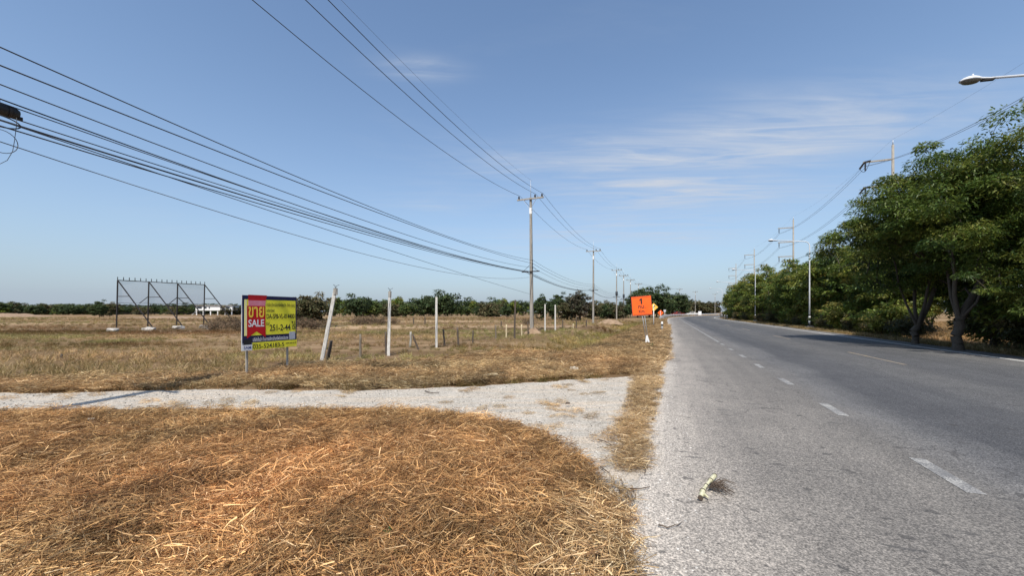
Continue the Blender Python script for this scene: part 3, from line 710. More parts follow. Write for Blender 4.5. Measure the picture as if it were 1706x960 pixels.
# name, seed, H, R, crown base, clusters, leaves per cluster, leaf size, spray radius, trunk r, fork height, stems
T('big0', 3, 8.9, 4.0, 2.8, 260, 320, (.17,.058), .72, .14, .9, 4, GR_A, flat=.46, shell=.45, off=(.35,-.2))
T('big1', 5, 9.3, 4.0, 2.6, 290, 320, (.17,.058), .74, .17, 1.3, 4, GR_A, flat=.46, shell=.45, off=(1.5,.2))
T('big2', 8, 9.0, 3.6, 1.2, 250, 300, (.17,.058), .68, .16, .8, 5, GR_A, flat=.46, shell=.5)
T('row0', 13, 8.2, 3.4, .7, 190, 95, (.30,.12), .62, .13, .5, 5, GR_B, flat=.5, shell=.5)
T('row1', 17, 9.0, 3.2, .9, 190, 95, (.30,.12), .60, .14, .6, 4, GR_B, flat=.5, shell=.5)
T('row2', 19, 7.2, 3.0, .5, 170, 95, (.30,.12), .58, .12, .4, 5, GR_A, flat=.5, shell=.5)
T('shrub0', 23, 3.2, 1.7, .15, 90, 70, (.24,.10), .42, .05, .15, 6, GR_B, flat=.6, shell=.6)
T('shrub1', 29, 2.6, 1.6, .10, 80, 70, (.22,.09), .42, .05, .12, 6, [(.10,.09,.035),(.13,.105,.05),(.075,.08,.03)], flat=.6, shell=.6)
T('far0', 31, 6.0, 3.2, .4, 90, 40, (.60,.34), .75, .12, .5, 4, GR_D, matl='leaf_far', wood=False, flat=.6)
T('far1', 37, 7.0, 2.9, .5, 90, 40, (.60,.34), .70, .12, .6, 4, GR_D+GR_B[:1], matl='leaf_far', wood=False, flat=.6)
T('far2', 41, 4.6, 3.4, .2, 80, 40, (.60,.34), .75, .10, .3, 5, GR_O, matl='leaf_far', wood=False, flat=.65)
T('far4', 45, 7.6, 2.4, .8, 90, 40, (.55,.30), .62, .12, .8, 4, [(.11,.15,.045),(.14,.17,.055),(.085,.125,.04)], matl='leaf_far', wood=False, flat=.55)
T('far3', 43, 8.5, 2.6, 1.6, 80, 40, (.60,.34), .62, .12, 1.2, 3, GR_B, matl='leaf_far', wood=False, flat=.5)
T('mid0', 47, 6.0, 3.0, .4, 130, 60, (.42,.2), .62, .13, .4, 5, GR_O, matl='leaf_far', flat=.6)
T('mid1', 53, 6.0, 2.4, .5, 130, 60, (.40,.17), .5, .12, .5, 5, GR_G, matl='leaf_far', flat=.8, droop=.0)
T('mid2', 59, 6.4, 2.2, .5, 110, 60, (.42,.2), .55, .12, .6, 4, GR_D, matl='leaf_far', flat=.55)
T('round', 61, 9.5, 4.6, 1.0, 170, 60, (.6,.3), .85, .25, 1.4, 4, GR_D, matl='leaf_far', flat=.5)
T('dead', 67, 1.6, 1.9, .1, 60, 26, (.26,.07), .4, .035, .12, 6, [(.15,.105,.065),(.20,.14,.085),(.11,.08,.05)], matl='leaf_far', flat=.7)

def rp(s, p): x, y = road(s, p); return x, y
# near trees on the far side of the road
x, y = rp(25.9, 12.9)
x, y = at(1524, 577, -.12); plant('roadside_tree', *TREES['big0'], x, y, 1.0, .4, 'roadside tree with low forked trunk standing over the brown field gap', 'tall trees across the road')
x, y = at(1597, 588, -.12); plant('roadside_tree', *TREES['big1'], x, y, 1.0, 0.0, 'tallest roadside tree, thick dark trunk right of the brown field gap', 'tall trees across the road')
x, y = at(1705, 608, -.15); plant('roadside_tree', *TREES['big2'], x+2.0, y+.2, .74, 4.0, 'dark roadside tree at the right border with leaves down to the ground', 'tall trees across the road')
x, y = at(1640, 586, -.15); plant('roadside_tree', *TREES['big2'], x+3.4, y+2.4, .84, 1.0, 'leafy tree behind the tallest roadside tree near the right border', 'tall trees across the road')
x, y = rp(40, 17); plant('roadside_tree', *TREES['row2'], x, y, .9, 1.7, 'lower tree just behind the forked roadside tree', 'tall trees across the road')
rr = random.Random(5)
def where_row(s):
    return ('nearer than the second street light' if s < 46 else 'between the second and third street lights' if s < 75 else 'between the third and fourth street lights' if s < 105 else 'past the fourth street light')
k = 0; s = 38.0
while s < 215:
    key = ('row0','row1','row2')[k % 3]; sc = rr.uniform(.92, 1.2)*(1.0 if s < 150 else .9)
    if s < 40: sc *= .90
    x, y = rp(s, 16.3 + rr.uniform(-.4, 1.0)); plant('roadside_tree', *TREES[key], x, y, sc, rr.random()*6.28, 'bushy roadside tree in the front row, ' + where_row(s), 'front row trees ' + where_row(s))
    s += rr.uniform(3.4, 4.6)*(1 if s < 80 else 1.5); k += 1
s = 47.0
while s < 170:
    key = ('row1','row0','row2')[k % 3]; x, y = rp(s, 20.5 + rr.uniform(-1, 2)); plant('roadside_tree', *TREES[key], x, y, rr.uniform(.9,1.15), rr.random()*6.28, 'tree rising behind the roadside front row, ' + where_row(s), 'back row trees ' + where_row(s))
    s += rr.uniform(5, 7)*(1 if s < 80 else 1.6); k += 1
s = 31.5
while s < 130:
    if True:
        x, y = rp(s, 14.3 + rr.uniform(-.2, .7)); plant('roadside_shrub', *TREES[('shrub0','shrub1')[k % 2]], x, y, rr.uniform(.6, 1.0), rr.random()*6.28, 'low shrub under the roadside trees, ' + where_row(s), 'shrubs under the trees ' + where_row(s), 'shrub')
    s += rr.uniform(1.7, 2.8)*(1 if s < 60 else 2.0); k += 1
for i, (s, p, sc) in enumerate(((8.5, 13.8, 1.0), (10.8, 13.5, .8), (13.0, 13.6, .9), (15.2, 13.4, .75), (17.0, 13.7, .7), (11.5, 15.2, 1.2), (15.0, 15.4, 1.25), (17.5, 15.6, 1.2), (19.6, 15.2, 1.15), (19.4, 14.0, .9), (21.4, 16.0, 1.2), (22.5,17.6,1.3), (23.6,14.8,1.0), (25.4,15.2,1.05), (27.6,15.8,1.05), (25.6,17.0,1.25), (28.5,17.4,1.1), (22.6,14.3,.8))):
    x, y = rp(s, p); plant('roadside_shrub', *TREES[('shrub0','shrub1')[i % 2]], x, y, sc, i*1.3, 'leafy shrub below the dark trees at the right border', 'shrubs below the near trees', 'shrub')
# left side: far tree lines
def far_tree(u, Y, key, h, label, group, szf=1.0, name='distant_tree'):
    x = (u-CU)/F*Y; H = {'far0':6.0,'far1':7.0,'far2':4.6,'far3':8.5,'far4':7.6,'mid0':6.0,'mid1':6.0,'mid2':6.4,'round':9.5,'dead':1.6}[key]
    sc = h/H; return plant(name, *TREES[key], x, Y, sc, rr.random()*6.28, label, group, szf=szf)
def where_u(u):
    return ('left of the empty billboard frame' if u < 190 else 'behind the empty billboard frame' if u < 340 else 'between billboard frame and sale sign')
def where_c(u):
    return ('between leaning post and second white post' if u < 648 else 'between second and third white posts' if u < 727 else 'between third white post and nearest utility pole')
u = -40
while u < 500:
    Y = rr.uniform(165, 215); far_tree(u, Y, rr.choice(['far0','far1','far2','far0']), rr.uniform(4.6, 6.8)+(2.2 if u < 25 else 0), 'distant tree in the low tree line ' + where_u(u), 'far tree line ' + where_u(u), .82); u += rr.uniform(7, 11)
u = -30
while u < 480:
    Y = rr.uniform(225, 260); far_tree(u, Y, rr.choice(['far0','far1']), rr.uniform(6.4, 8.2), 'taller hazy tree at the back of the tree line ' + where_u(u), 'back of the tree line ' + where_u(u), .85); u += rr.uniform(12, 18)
u = 550
while u < 872:
    Y = rr.uniform(100, 135); tall = 1 if 640 < u < 760 else .78
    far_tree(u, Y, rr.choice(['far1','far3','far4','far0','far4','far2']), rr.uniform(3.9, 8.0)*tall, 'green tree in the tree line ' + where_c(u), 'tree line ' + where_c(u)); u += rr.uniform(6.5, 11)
u = 560
while u < 900:
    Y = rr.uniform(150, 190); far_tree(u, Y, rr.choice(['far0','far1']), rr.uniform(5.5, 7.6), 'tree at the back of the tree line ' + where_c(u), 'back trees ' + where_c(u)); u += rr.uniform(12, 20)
far_tree(520, 42, 'mid0', 3.75, 'round olive tree standing right of the yellow sale sign', None, name='field_tree', szf=1.0)
far_tree(498, 55, 'mid0', 3.6, 'olive tree half hidden behind the yellow sale sign', None, name='field_tree')
far_tree(166, 95, 'mid2', 4.2, 'dark small tree alone in the field left of the billboard frame', None, name='field_tree')
far_tree(183, 110, 'mid0', 4.2, 'green bushy tree next to the left billboard post', None, name='field_tree')
for i, (u, Y, key, h) in enumerate(((903,70,'mid2',4.6),(920,78,'mid2',4.0),(931,86,'mid2',5.6),(945,72,'mid0',3.6),(966,70,'mid1',5.2),(952,74,'mid1',4.8),(985,82,'mid0',4.0),(1002,88,'far0',4.0),(1013,95,'mid0',4.4),(1022,92,'far2',3.6),(1040,100,'far0',4.2))):
    lab = ['dark narrow tree just right of the nearest utility pole','short dark tree behind the two tall white posts','green round topped tree between the white posts and the feathery tree','low olive tree behind the right white post','grey green feathery tree left of the second utility pole','smaller feathery tree left of the grey green one','olive tree behind the second utility pole','green bush right of the second utility pole','brownish tree behind the dirt heap','low dry tree beside the third utility pole','green bush behind the orange sign legs'][i]
    far_tree(u, Y, key, h, lab, None, name='field_tree')
for i, (u, Y, h, sf) in enumerate(((1062,112,7.6,1.0),(1082,118,9.6,1.0),(1094,128,9.4,1.0),(1104,140,8.4,1.0),(1124,158,9.6,1.0),(1133,165,9.0,1.0))):
    far_tree(u, Y, 'round', h, ['leafy tree left of and behind the orange sign','tall dark tree rising behind the orange sign','dark tree right behind the amber diamond sign','low shoulder of dark foliage left of the bend','dark round tree left of the guardrail bend','dark tree beside the bend, rightmost of the left clump'][i], None, name='roadside_tree', szf=sf)
u = 1112
while u < 1190:
    far_tree(u, rr.uniform(290,330), rr.choice(['far0','far1','far2']), rr.uniform(8,11), 'distant tree beyond the bend of the road', 'trees beyond the bend'); u += rr.uniform(4, 6)
for i, (u, v, sc) in enumerate(((372,546,1.2),(392,545,1.3),(395,552,1.0),(362,550,.9),(352,549,.7),(505,548,1.2),(525,549,1.1),(612,540,1.3),(597,541,1.1),(636,541,1.2),(657,540,.8),(880,541,.9))):
    x, y, z = atg(u, v); plant('dry_brush', *TREES['dead'], x, y, sc*.62, i*1.1, ['grey brown heap of dry brush beside the billboard footings','dry brush heap left of the sale sign','low dry brush just left of the sale sign','dry brush between footing and brush heap','small dry brush by the last billboard footing','dry brush under the olive tree, left one','dry brush under the olive tree, right one','purplish brush heap in mid field, largest','purplish brush heap in mid field, left one','purplish brush heap in mid field, right one','small brush right of the second tall post','dry brush left of the nearest utility pole'][i], None, 'brush')
# green weeds in the hay
T('weed', 71, .16, .14, .01, 10, 16, (.05,.028), .05, .004, .03, 4, [(.05,.09,.02),(.07,.11,.03)], flat=.6)
for i, (u, v, sc) in enumerate(((441,914,1.0),(566,866,.7),(640,905,1.1),(662,940,.9),(300,640,2.0),(1083,581,3.0))):
    x, y, z = atg(u, v); plant('small_weed', *TREES['weed'], x, y, sc*.42, i*2.0, ['tiny green weed low in the hay, left one','faint green weed in the hay above the darker patch','green weed in the dark matted hay','green weed in the hay nearest the lower picture edge','grey green weed at the far edge of the driveway','green weed at the foot of the orange sign'][i], None, 'weed', z+.03)

# ------------------------------------------------------------------ utility poles (left line)
RZ = -TH
P0 = (-7.95, 4.9); P1 = (1.6, 31.5)
poles = [P0, P1, (12.2, 58.6), (22.9, 85.4), (28.2, 98.5), (34.0, 112.0), (41.5, 128.0)]
def nearp(s, p): return road(s, p)
poles += [road(172, -5), road(196, -4.5), road(228, -5)]
INS = (-.95, .42, 1.0)
def pole_kind(h_arm, rod=True, lower=True):
    e = empty('utility_pole', (0,0,0), RZ)
    b = MB(); H = h_arm + .12
    for z0, z1, w0, w1 in ((-.4, H, .140, .085),):
        ring = lambda z, w: [(-w,-w*.75,z),(-w*.75,-w,z),(w*.75,-w,z),(w,-w*.75,z),(w,w*.75,z),(w*.75,w,z),(-w*.75,w,z),(-w,w*.75,z)]
        vs = ring(z0,w0)+ring(z1,w1); b.add(vs, [(k,(k+1)%8,(k+1)%8+8,k+8) for k in range(8)] + [tuple(range(8,16)), tuple(range(7,-1,-1))])
    b.build('shaft', M['pole_concrete'], e)
    b = MB(); b.box((.02,-.16,h_arm),(2.25,.10,.11)); b.build('crossarm', M['concrete'], e)
    for sx in (-1, 1): b = MB(); b.bar((sx*.09,-.20,h_arm-.75),(sx*.55,-.225,h_arm-.06),.045,.02); b.build('brace', M['galv'], e)
    for x in INS: MB().lathe([(.03,-.02),(.045,.02),(.085,.05),(.06,.08),(.085,.11),(.06,.14),(.075,.17),(.05,.21),(.035,.25)], 10, (x,-.16,h_arm+.055)).build('insulator', M['insulator'], e)
    MB().box((0,0,h_arm-.95),(.20,.20,.5)).build('white_band', M['white_paint'], e)
    if rod: MB().tube([(.0,.02,h_arm),(.0,.02,h_arm+1.55)], [.03,.012], 6).build('lightning_rod', M['galv'], e)
    if lower:
        b = MB(); b.box((0,-.19,4.85),(1.5,.06,.08)); b.build('cable_bracket', M['dark_steel'], e)
        for sx in (-1,1): b = MB(); b.bar((sx*.10,-.17,5.35),(sx*.62,-.19,4.88),.04,.02); b.build('bracket_brace', M['dark_steel'], e)
        for i, z in enumerate((5.75,5.48,5.15)): MB().lathe([(.03,-.05),(.055,-.02),(.04,0),(.055,.02),(.03,.05)], 8, (.16,-.17,z)).build('spool_insulator', M['insulator'], e)
    return e
plabels = ['concrete utility pole standing outside the left picture edge','nearest tall concrete utility pole with white band and lightning rod','second concrete utility pole along the field','third concrete utility pole, with cables coiled round it','fourth concrete utility pole along the road','fifth utility pole, above the orange sign','sixth utility pole, half hidden by the tree behind the orange sign','far utility pole at the bend, left of the white pickup','far utility pole at the bend, right of the white pickup','farthest utility pole beyond the bend']
base = pole_kind(10.72)
pz = []
for i, (x, y) in enumerate(poles):
    o = base if i == 0 else copy_tree(base); z = gzf(x, y); pz.append(max(z, -.1)*0); o.location = (x, y, 0)
    tag(o, plabels[i], 'utility pole', 'utility poles along the left of the road')
    if i in (7, 8, 9): o.rotation_euler.z = RZ - .3
    if i == 3 or i == 4:
        MB().lathe([(.16,0),(.24,.1),(.26,.9),(.2,1.0)], 10, (0,0,5.1)).build('cable_coil', M['wire'], o)
    if i in (1, 2): o.rotation_euler.y = math.radians(-.5 if i == 1 else .2)

def armpt(i, off, z, back=-.16):
    x, y = poles[i]; c, s = math.cos(RZ), math.sin(RZ); return Vector((x + off*c - back*s, y + off*s + back*c, z))
def wire(name, spans, r, m, label, cat='wire', group=None, nseg=20, sides=5):
    b = MB(); path = []
    for a, c, sag in spans:
        for i in range(nseg+1):
            if path and i == 0: continue
            t = i/nseg; p = Vector(a).lerp(Vector(c), t); p.z -= 4*sag*t*(1-t); path.append(p)
    b.tube(path, r, sides); o = b.build(name, m); return tag(o, label, cat, group)
def line(off, zf, sagf, r, label, m='wire', npole=7, group='overhead lines on the left', back=-.16):
    sp = []
    for i in range(npole-1): sp.append((armpt(i, off, zf(i), back), armpt(i+1, off, zf(i+1), back), sagf(i)))
    return wire('overhead_wire', sp, r, M[m], label, 'wire', group)
for off, nm in zip(INS, ('left','middle','right')):
    line(off, lambda i: 10.45 if i == 0 else 11.02, lambda i: .9 if i == 0 else .75, .0125, 'high voltage wire on the %s insulators of the utility poles' % nm, npole=8)
line(.0, lambda i: 11.7 if i == 0 else 12.2, lambda i: .6 if i == 0 else 5.5e-1, .005, 'thinnest topmost wire tied to the lightning rods', 'wire_al', 2, back=.02)
for k, (z0, z1, sg_, off, r, lab) in enumerate(((5.55,5.75,.52,.16,.011,'topmost of the low wires fanning out to the left edge'),(5.25,5.48,.30,.16,.012,'second highest low wire from the left edge to the nearest pole'),(5.0,5.15,.48,.16,.010,'third highest low wire from the left edge'),
    (4.96,4.90,.46,-.30,.012,'upper telephone cable carrying the black splice box'),(4.86,4.87,.38,-.22,.009,'thin telephone cable just under the splice cable'),(4.74,4.88,.30,-.45,.010,'telephone cable below the splice box'),(4.66,4.88,.30,-.5,.017,'thickest telephone cable in the low bundle'),(4.60,4.86,.31,-.6,.012,'lowest telephone cable of the bundle'))):
    line(off, lambda i, a=z0, b=z1: a if i == 0 else b, lambda i, a=sg_: a if i == 0 else .55, r, lab, npole=6 if k < 7 else 3)
wire('service_cable', [(armpt(0,-.2,4.33), armpt(1,-.2,4.40), .86)], .008, M['wire_al'], 'thin sagging cable below the bundle, nearly level towards the pole', group='overhead lines on the left', nseg=30)
wire('service_cable', [(armpt(0,-.5,4.7), armpt(1,-.15,3.05), .10)], .009, M['wire'], 'cable dropping from the bundle low onto the nearest pole', group='overhead lines on the left', nseg=30)
# splice box on the telephone cable with slack loops
sb = armpt(0,-.3,4.96).lerp(armpt(1,-.3,4.90), .039); dr = (armpt(1,-.3,4.9)-armpt(0,-.3,4.96)).normalized()
e = empty('splice_box', (sb.x, sb.y, 4.73), math.atan2(dr.y, dr.x), 'black cable splice box hanging from the wires at the left edge', 'splice box')
b = MB(); b.tube([(-.46,0,0),(-.42,0,0),(.26,0,0),(.30,0,0)], [.06,.085,.085,.06], 14); b.build('case', M['black_paint'], e)
for z in (-.3, -.05, .2): MB().tube([(z-.02,0,0),(z+.02,0,0)], .094, 14).build('clamp_band', M['dark_steel'], e)
MB().box((.31,0,-.06),(.05,.05,.05)).build('end_plug', M['dark_steel'], e)
MB().tube([(.1,0,.08),(.1,0,.16)], .012, 6).build('hanger', M['dark_steel'], e)
def loop(c, rx, rz_, a0, a1, r, label):
    p = [(c[0]+math.cos(a)*rx*DV[0]*1.0, c[1]+math.cos(a)*rx*DV[1], c[2]+math.sin(a)*rz_) for a in np.linspace(a0, a1, 26)]
    tag(MB().tube(p, r, 5).build('cable_loop', M['wire']), label, 'cable', 'slack cable loops by the splice box')
lp = lambda u, v, Y: ((u-CU)/F*Y, Y, EYE+(HZ-v)/F*Y)
loop(lp(-4,200,5.75), .22, .085, 0, 6.28, .009, 'small round cable loop right under the splice box')
loop(lp(2,235,5.75), .16, .17, 0, 6.28, .005, 'thin lower cable loop at the left edge')
pth = [lp(*q) for q in ((28,196,5.9),(27,212,5.9),(24,235,5.88),(21,252,5.86),(12,267,5.82),(0,273,5.78),(-14,270,5.74),(-30,255,5.7))]
tag(MB().tube(pth, .004, 5).build('cable_loop', M['wire']), 'long thin slack cable hanging lowest from the splice box', 'cable', 'slack cable loops by the splice box')

# ------------------------------------------------------------------ street lights
def street_light():
    e = empty('street_light', (0,0,0), 0); H = 8.75; AL = 2.75
    pth = [(0,0,.25),(0,0,4),(0,0,H-.55)]; rr_ = [.075,.058,.048]
    for a in np.linspace(.25, 1.45, 6): pth.append((-(.45-.45*math.cos(a)), 0, H-.55+.48*math.sin(a))); rr_.append(.042)
    pth.append((-AL, 0, H+.20)); rr_.append(.036)
    MB().tube(pth, rr_, 12).build('pole', M['lamp_white'], e)
    MB().box((0,0,.05),(.55,.55,.5)).build('footing', M['concrete'], e)
    MB().box((0,0,.32),(.34,.34,.03)).build('base_plate', M['galv'], e)
    for z0, z1, mm in ((.34,.62,'black_paint'),(.62,.86,'white_paint'),(.86,1.1,'black_paint'),(1.1,1.3,'white_paint'),(1.3,1.5,'black_paint')):
        MB().tube([(0,0,z0),(0,0,z1)], .082, 14).build('painted_band', M[mm], e)
    h = empty('lamp_head', (-AL-.02,0,H+.20), 0); h.parent = e; h.rotation_euler = (0, math.radians(4), 0)
    # housing: lofted half shell
    b = MB(); prof = [(.12,.03,.03),(.0,.045,.05),(-.14,.075,.07),(-.22,.085,.085),(-.30,.125,.12),(-.42,.165,.15),(-.55,.165,.14),(-.66,.125,.095),(-.73,.05,.03)]
    vs = []; nn = 11
    for x, w, hh in prof:
        for k in range(nn): a = math.pi*k/(nn-1); vs.append((x, math.cos(a)*w, math.sin(a)*hh*1.0 - .02))
    fs = [(i*nn+k, i*nn+k+1, (i+1)*nn+k+1, (i+1)*nn+k) for i in range(len(prof)-1) for k in range(nn-1)] + [(i*nn, (i+1)*nn, (i+1)*nn+nn-1, i*nn+nn-1) for i in range(len(prof)-1)] + [tuple(range(nn))]
    b.add(vs, fs, True); b.build('housing', M['lamp_white'], h)
    b = MB(); b.box((-.06,0,-.045),(.30,.11,.05)); b.build('gear_cover', M['dark_steel'], h)
    b = MB(); vs = []; nk = 16
    for f, z in ((1,-.022),(.95,-.06),(.78,-.095),(.45,-.115),(.1,-.12)):
        for k in range(nk): a = 6.2832*k/nk; vs.append((-.47+math.cos(a)*.235*f, math.sin(a)*.15*f, z))
    fs = [(i*nk+k, i*nk+(k+1)%nk, (i+1)*nk+(k+1)%nk, (i+1)*nk+k) for i in range(4) for k in range(nk)] + [tuple(range(4*nk,5*nk))]
    b.add(vs, fs, True); b.build('lens_bowl', M['lamp_glass'], h)
    MB().tube([(-.42,0,.12),(-.42,0,.19)], [.035,.02], 8).build('photocell', M['lamp_white'], h)
    return e
sl = street_light()
L0 = np.array((17.75, 11.35)); LD = np.array((11.5, 27.0))
lights = [tuple(L0 + LD*k) for k in range(4)]
sv_, pv_ = road_sp(np.array([lights[3][0]]), np.array([lights[3][1]]))
for k in range(1, 4): lights.append(road(float(sv_[0]) + 29.3*k, 12.9))
llab = ['nearest street light, only its lamp head and arm in view top right','second street light with black and white banded foot before the trees','third street light with its arm above the tree row','fourth street light arm poking over the trees','fifth street light lamp near the bend','sixth street light lamp at the bend','farthest street light beyond the bend']
for i, (x, y) in enumerate(lights):
    o = sl if i == 0 else copy_tree(sl); o.location = (x, y, .08 if i == 0 else -.12); o.rotation_euler.z = RZ - (max(0, i-3)*.085); tag(o, llab[i], 'street light', 'street lights along the right of the road')

# ------------------------------------------------------------------ transmission poles (right, behind the trees)
TP = [(30.1, 8.9), (45.3, 46.4), (60.5, 83.9), (77.0, 124.0), (93, 162)]
AZ = (20.0, 16.9, 13.8)
def tpole(strain):
    e = empty('transmission_pole', (0,0,0), RZ)
    b = MB(); b.tube([(0,0,-.3),(0,0,21.7)], [.24,.12], 10); b.build('shaft', M['pole_concrete'], e)
    MB().tube([(0,0,21.7),(0,0,22.3)], [.05,.03], 6).build('cap', M['galv'], e)
    for z in AZ:
        a = MB().box((-1.35,0,z),(2.9,.16,.18)).build('arm', M['concrete'], e)
        pr = [(.03,-.0)]
        for k in range(8): pr += [(.05,-.12*k-.05),(.12,-.12*k-.09),(.05,-.12*k-.13)]
        MB().lathe(pr[::-1], 8, (-2.6,0,z-.09)).build('insulator_string', M['insulator'], a)
        if strain:
            for sy in (-1, 1):
                MB().tube([(-2.65,sy*.1,z),(-2.65,sy*1.35,z-.32)], .10, 8).build('strain_insulator', M['insulator'], a)
            pp = [(-2.65,-1.35,z-.32)] + [(-2.65,-1.3+2.6*t,z-.4-.75*math.sin(math.pi*t)) for t in np.linspace(.05,.95,9)] + [(-2.65,1.35,z-.32)]
            MB().tube(pp, .025, 5).build('jumper', M['wire'], a)
    return e
ta, tb = tpole(True), tpole(False)
tl = [None,'tall concrete transmission pole rising behind the forked tree','transmission pole with three arms above the tree row, behind the second street light','third transmission pole, small above the tree row','farthest transmission pole, mostly hidden by trees']
for i in range(1, 5):
    o = ta if i == 1 else (tb if i == 2 else copy_tree(tb)); o.location = (*TP[i], -.2); tag(o, tl[i], 'transmission pole', 'transmission poles behind the trees')
def tpt(i, off, z):
    x, y = TP[i]; return Vector((x + off*math.cos(RZ), y + off*math.sin(RZ), z))
for j, z in enumerate(AZ):
    for tw in (-.16, .16):
        zz = lambda i: z - (.5 if i == 1 else 1.2) - (2.0 if i == 0 else 0)
        wire('transmission_wire', [(tpt(i, -2.65+tw, zz(i)-.2), tpt(i+1, -2.65+tw, zz(i+1)-.2), 1.9 if i == 0 else 1.3) for i in range(4)], .017, M['wire_al'],
             '%s twin transmission wire, %s strand' % (('upper','middle','lower')[j], 'road side' if tw < 0 else 'tree side'), 'wire', 'transmission wires on the right')
wire('transmission_wire', [(tpt(i, 0, 22.2 - (2.2 if i == 0 else 0)), tpt(i+1, 0, 22.2), .9) for i in range(4)], .006, M['wire_al'], 'thin earth wire along the tops of the transmission poles', 'wire', 'transmission wires on the right')

# ------------------------------------------------------------------ text
def text_mesh(s, bold=0.0, ext=.0):
    c = bpy.data.curves.new('t', 'FONT'); c.body = s; c.offset = bold; c.size = 1; c.resolution_u = 3; c.extrude = ext
    o = bpy.data.objects.new('t', c); col.objects.link(o); dg = bpy.context.evaluated_depsgraph_get(); dg.update()
    me = bpy.data.meshes.new_from_object(o.evaluated_get(dg)); bpy.data.objects.remove(o); return me
def put_text(name, s, x0, x1, z0, z1, y, m, parent, bold=.012):
    bold *= .62
    me = text_mesh(s, bold); n = len(me.vertices); v = np.empty(n*3, np.float32); me.vertices.foreach_get('co', v); v = v.reshape(-1,3)
    lo, hi = v.min(0), v.max(0); w = np.zeros_like(v)
    w[:,0] = x0 + (v[:,0]-lo[0])/(hi[0]-lo[0])*(x1-x0); w[:,2] = z0 + (v[:,1]-lo[1])/(hi[1]-lo[1])*(z1-z0); w[:,1] = y
    me.vertices.foreach_set('co', w.reshape(-1)); me.materials.clear(); me.materials.append(m); me.update()
    return link_mesh(name, me, parent)

# ------------------------------------------------------------------ yellow sale sign
sl_, sr_ = Vector((-6.68, 9.66)), Vector((-6.14, 11.12))
ex = (sr_ - sl_); SW = ex.length; ang = math.atan2(ex.y, ex.x)
g0 = gzf(-6.5, 10.2)
e = empty('sale_sign', (sl_.x, sl_.y, 0), ang, 'yellow and navy land for sale sign on two steel legs', 'sign')
SH0, SH1 = .63, 2.02
def sx(u): return u*SW                                        # board coordinates 0..1
def sz(v): return SH1 - v*(SH1-SH0)
def panel(name, u0, u1, v0, v1, y, m, d=.004): return MB().box(((sx(u0)+sx(u1))/2, y, (sz(v0)+sz(v1))/2), (sx(u1)-sx(u0), d, abs(sz(v1)-sz(v0)))).build(name, M[m], e)
panel('backing_board', 0, 1, 0, 1, .02, 'galv', .03)
panel('navy_panel', 0, 1, 0, .865, .002, 'sign_navy')
panel('yellow_panel', .035, .975, .075, .735, -.003, 'sign_yellow')
panel('phone_strip', .165, 1, .865, 1, -.003, 'sign_yellow')
panel('cream_border', .035, .072, .078, .732, -.0065, 'sign_cream', .003)
def outline(name, pts, y, m): return MB().poly([(sx(a), sz(b)) for a, b in pts], y-.002, y+.002).build(name, M[m], e)
outline('red_ribbon', [(.075,.19),(.385,.19),(.395,.78),(.235,.66),(.075,.78)], -.0075, 'sign_red')
outline('ribbon_top', [(.095,-.01),(.415,-.01),(.395,.09),(.095,.09)], -.0075, 'sign_red')
outline('ribbon_fold', [(.095,.0905),(.395,.0905),(.385,.1895),(.095,.1895)], -.0078, 'sign_pink')
outline('qr_plate', [(.845,.70),(.965,.70),(.965,.855),(.845,.855)], -.0075, 'sign_grey')
panel('logo_top', .02, .15, .80, .895, -.0075, 'sign_text'); panel('logo_plate', 0, .16, .896, 1, -.0065, 'sign_white')
yt = -.0115
put_text('word_sale_thai', 'ขาย', sx(.095), sx(.365), sz(.405), sz(.205), yt, M['sign_text_yellow'], e, .03)
put_text('word_sale', 'SALE', sx(.095), sx(.365), sz(.575), sz(.44), yt, M['sign_text_white'], e, .03)
put_text('company_line', 'บริษัทบริหารสินทรัพย์สุขุมวิท จำกัด (บสส.)', sx(.41), sx(.96), sz(.225), sz(.125), yt, M['sign_text'], e, .012)
put_text('code_caption', 'รหัสทรัพย์', sx(.41), sx(.555), sz(.305), sz(.245), yt, M['sign_text'], e, .02)
put_text('property_code', 'DA-SPB-VL-0144001', sx(.41), sx(.965), sz(.435), sz(.34), yt, M['sign_text'], e, .025)
put_text('area_caption', 'เนื้อที่', sx(.405), sx(.46), sz(.555), sz(.49), yt, M['sign_text'], e, .02)
put_text('land_area', '251-2-44', sx(.465), sx(.865), sz(.67), sz(.545), yt, M['sign_text'], e, .03)
put_text('area_unit', 'ไร่', sx(.89), sx(.965), sz(.655), sz(.49), yt, M['sign_text'], e, .025)
put_text('slogan_line', 'บริษัทชั้นนำ ด้านการบริหารสินทรัพย์ของประเทศ', sx(.17), sx(.82), sz(.845), sz(.765), yt, M['sign_text_white'], e, .015)
put_text('phone_caption', 'โทร.', sx(.175), sx(.24), sz(.91), sz(.88), yt, M['sign_text'], e, .01)
put_text('phone_number', '035-524183-5', sx(.17), sx(.74), sz(.985), sz(.90), yt, M['sign_text'], e, .02)
put_text('web_address', 'www.sam.or.th', sx(.77), sx(.985), sz(.945), sz(.90), yt, M['sign_text'], e, .02)
put_text('logo_word', 'SAM', sx(.02), sx(.14), sz(.975), sz(.92), yt, M['sign_text_blue'], e, .02)
for u in (.10, .84): MB().box((sx(u), .06, (SH1-.1+g0-.2)/2), (.04,.04,SH1-.1-(g0-.2))).build('leg', M['concrete'], e)
for v in (.12, .85): MB().box((SW*.5, .048, sz(v)), (SW*.96,.024,.04)).build('cross_rail', M['galv'], e)

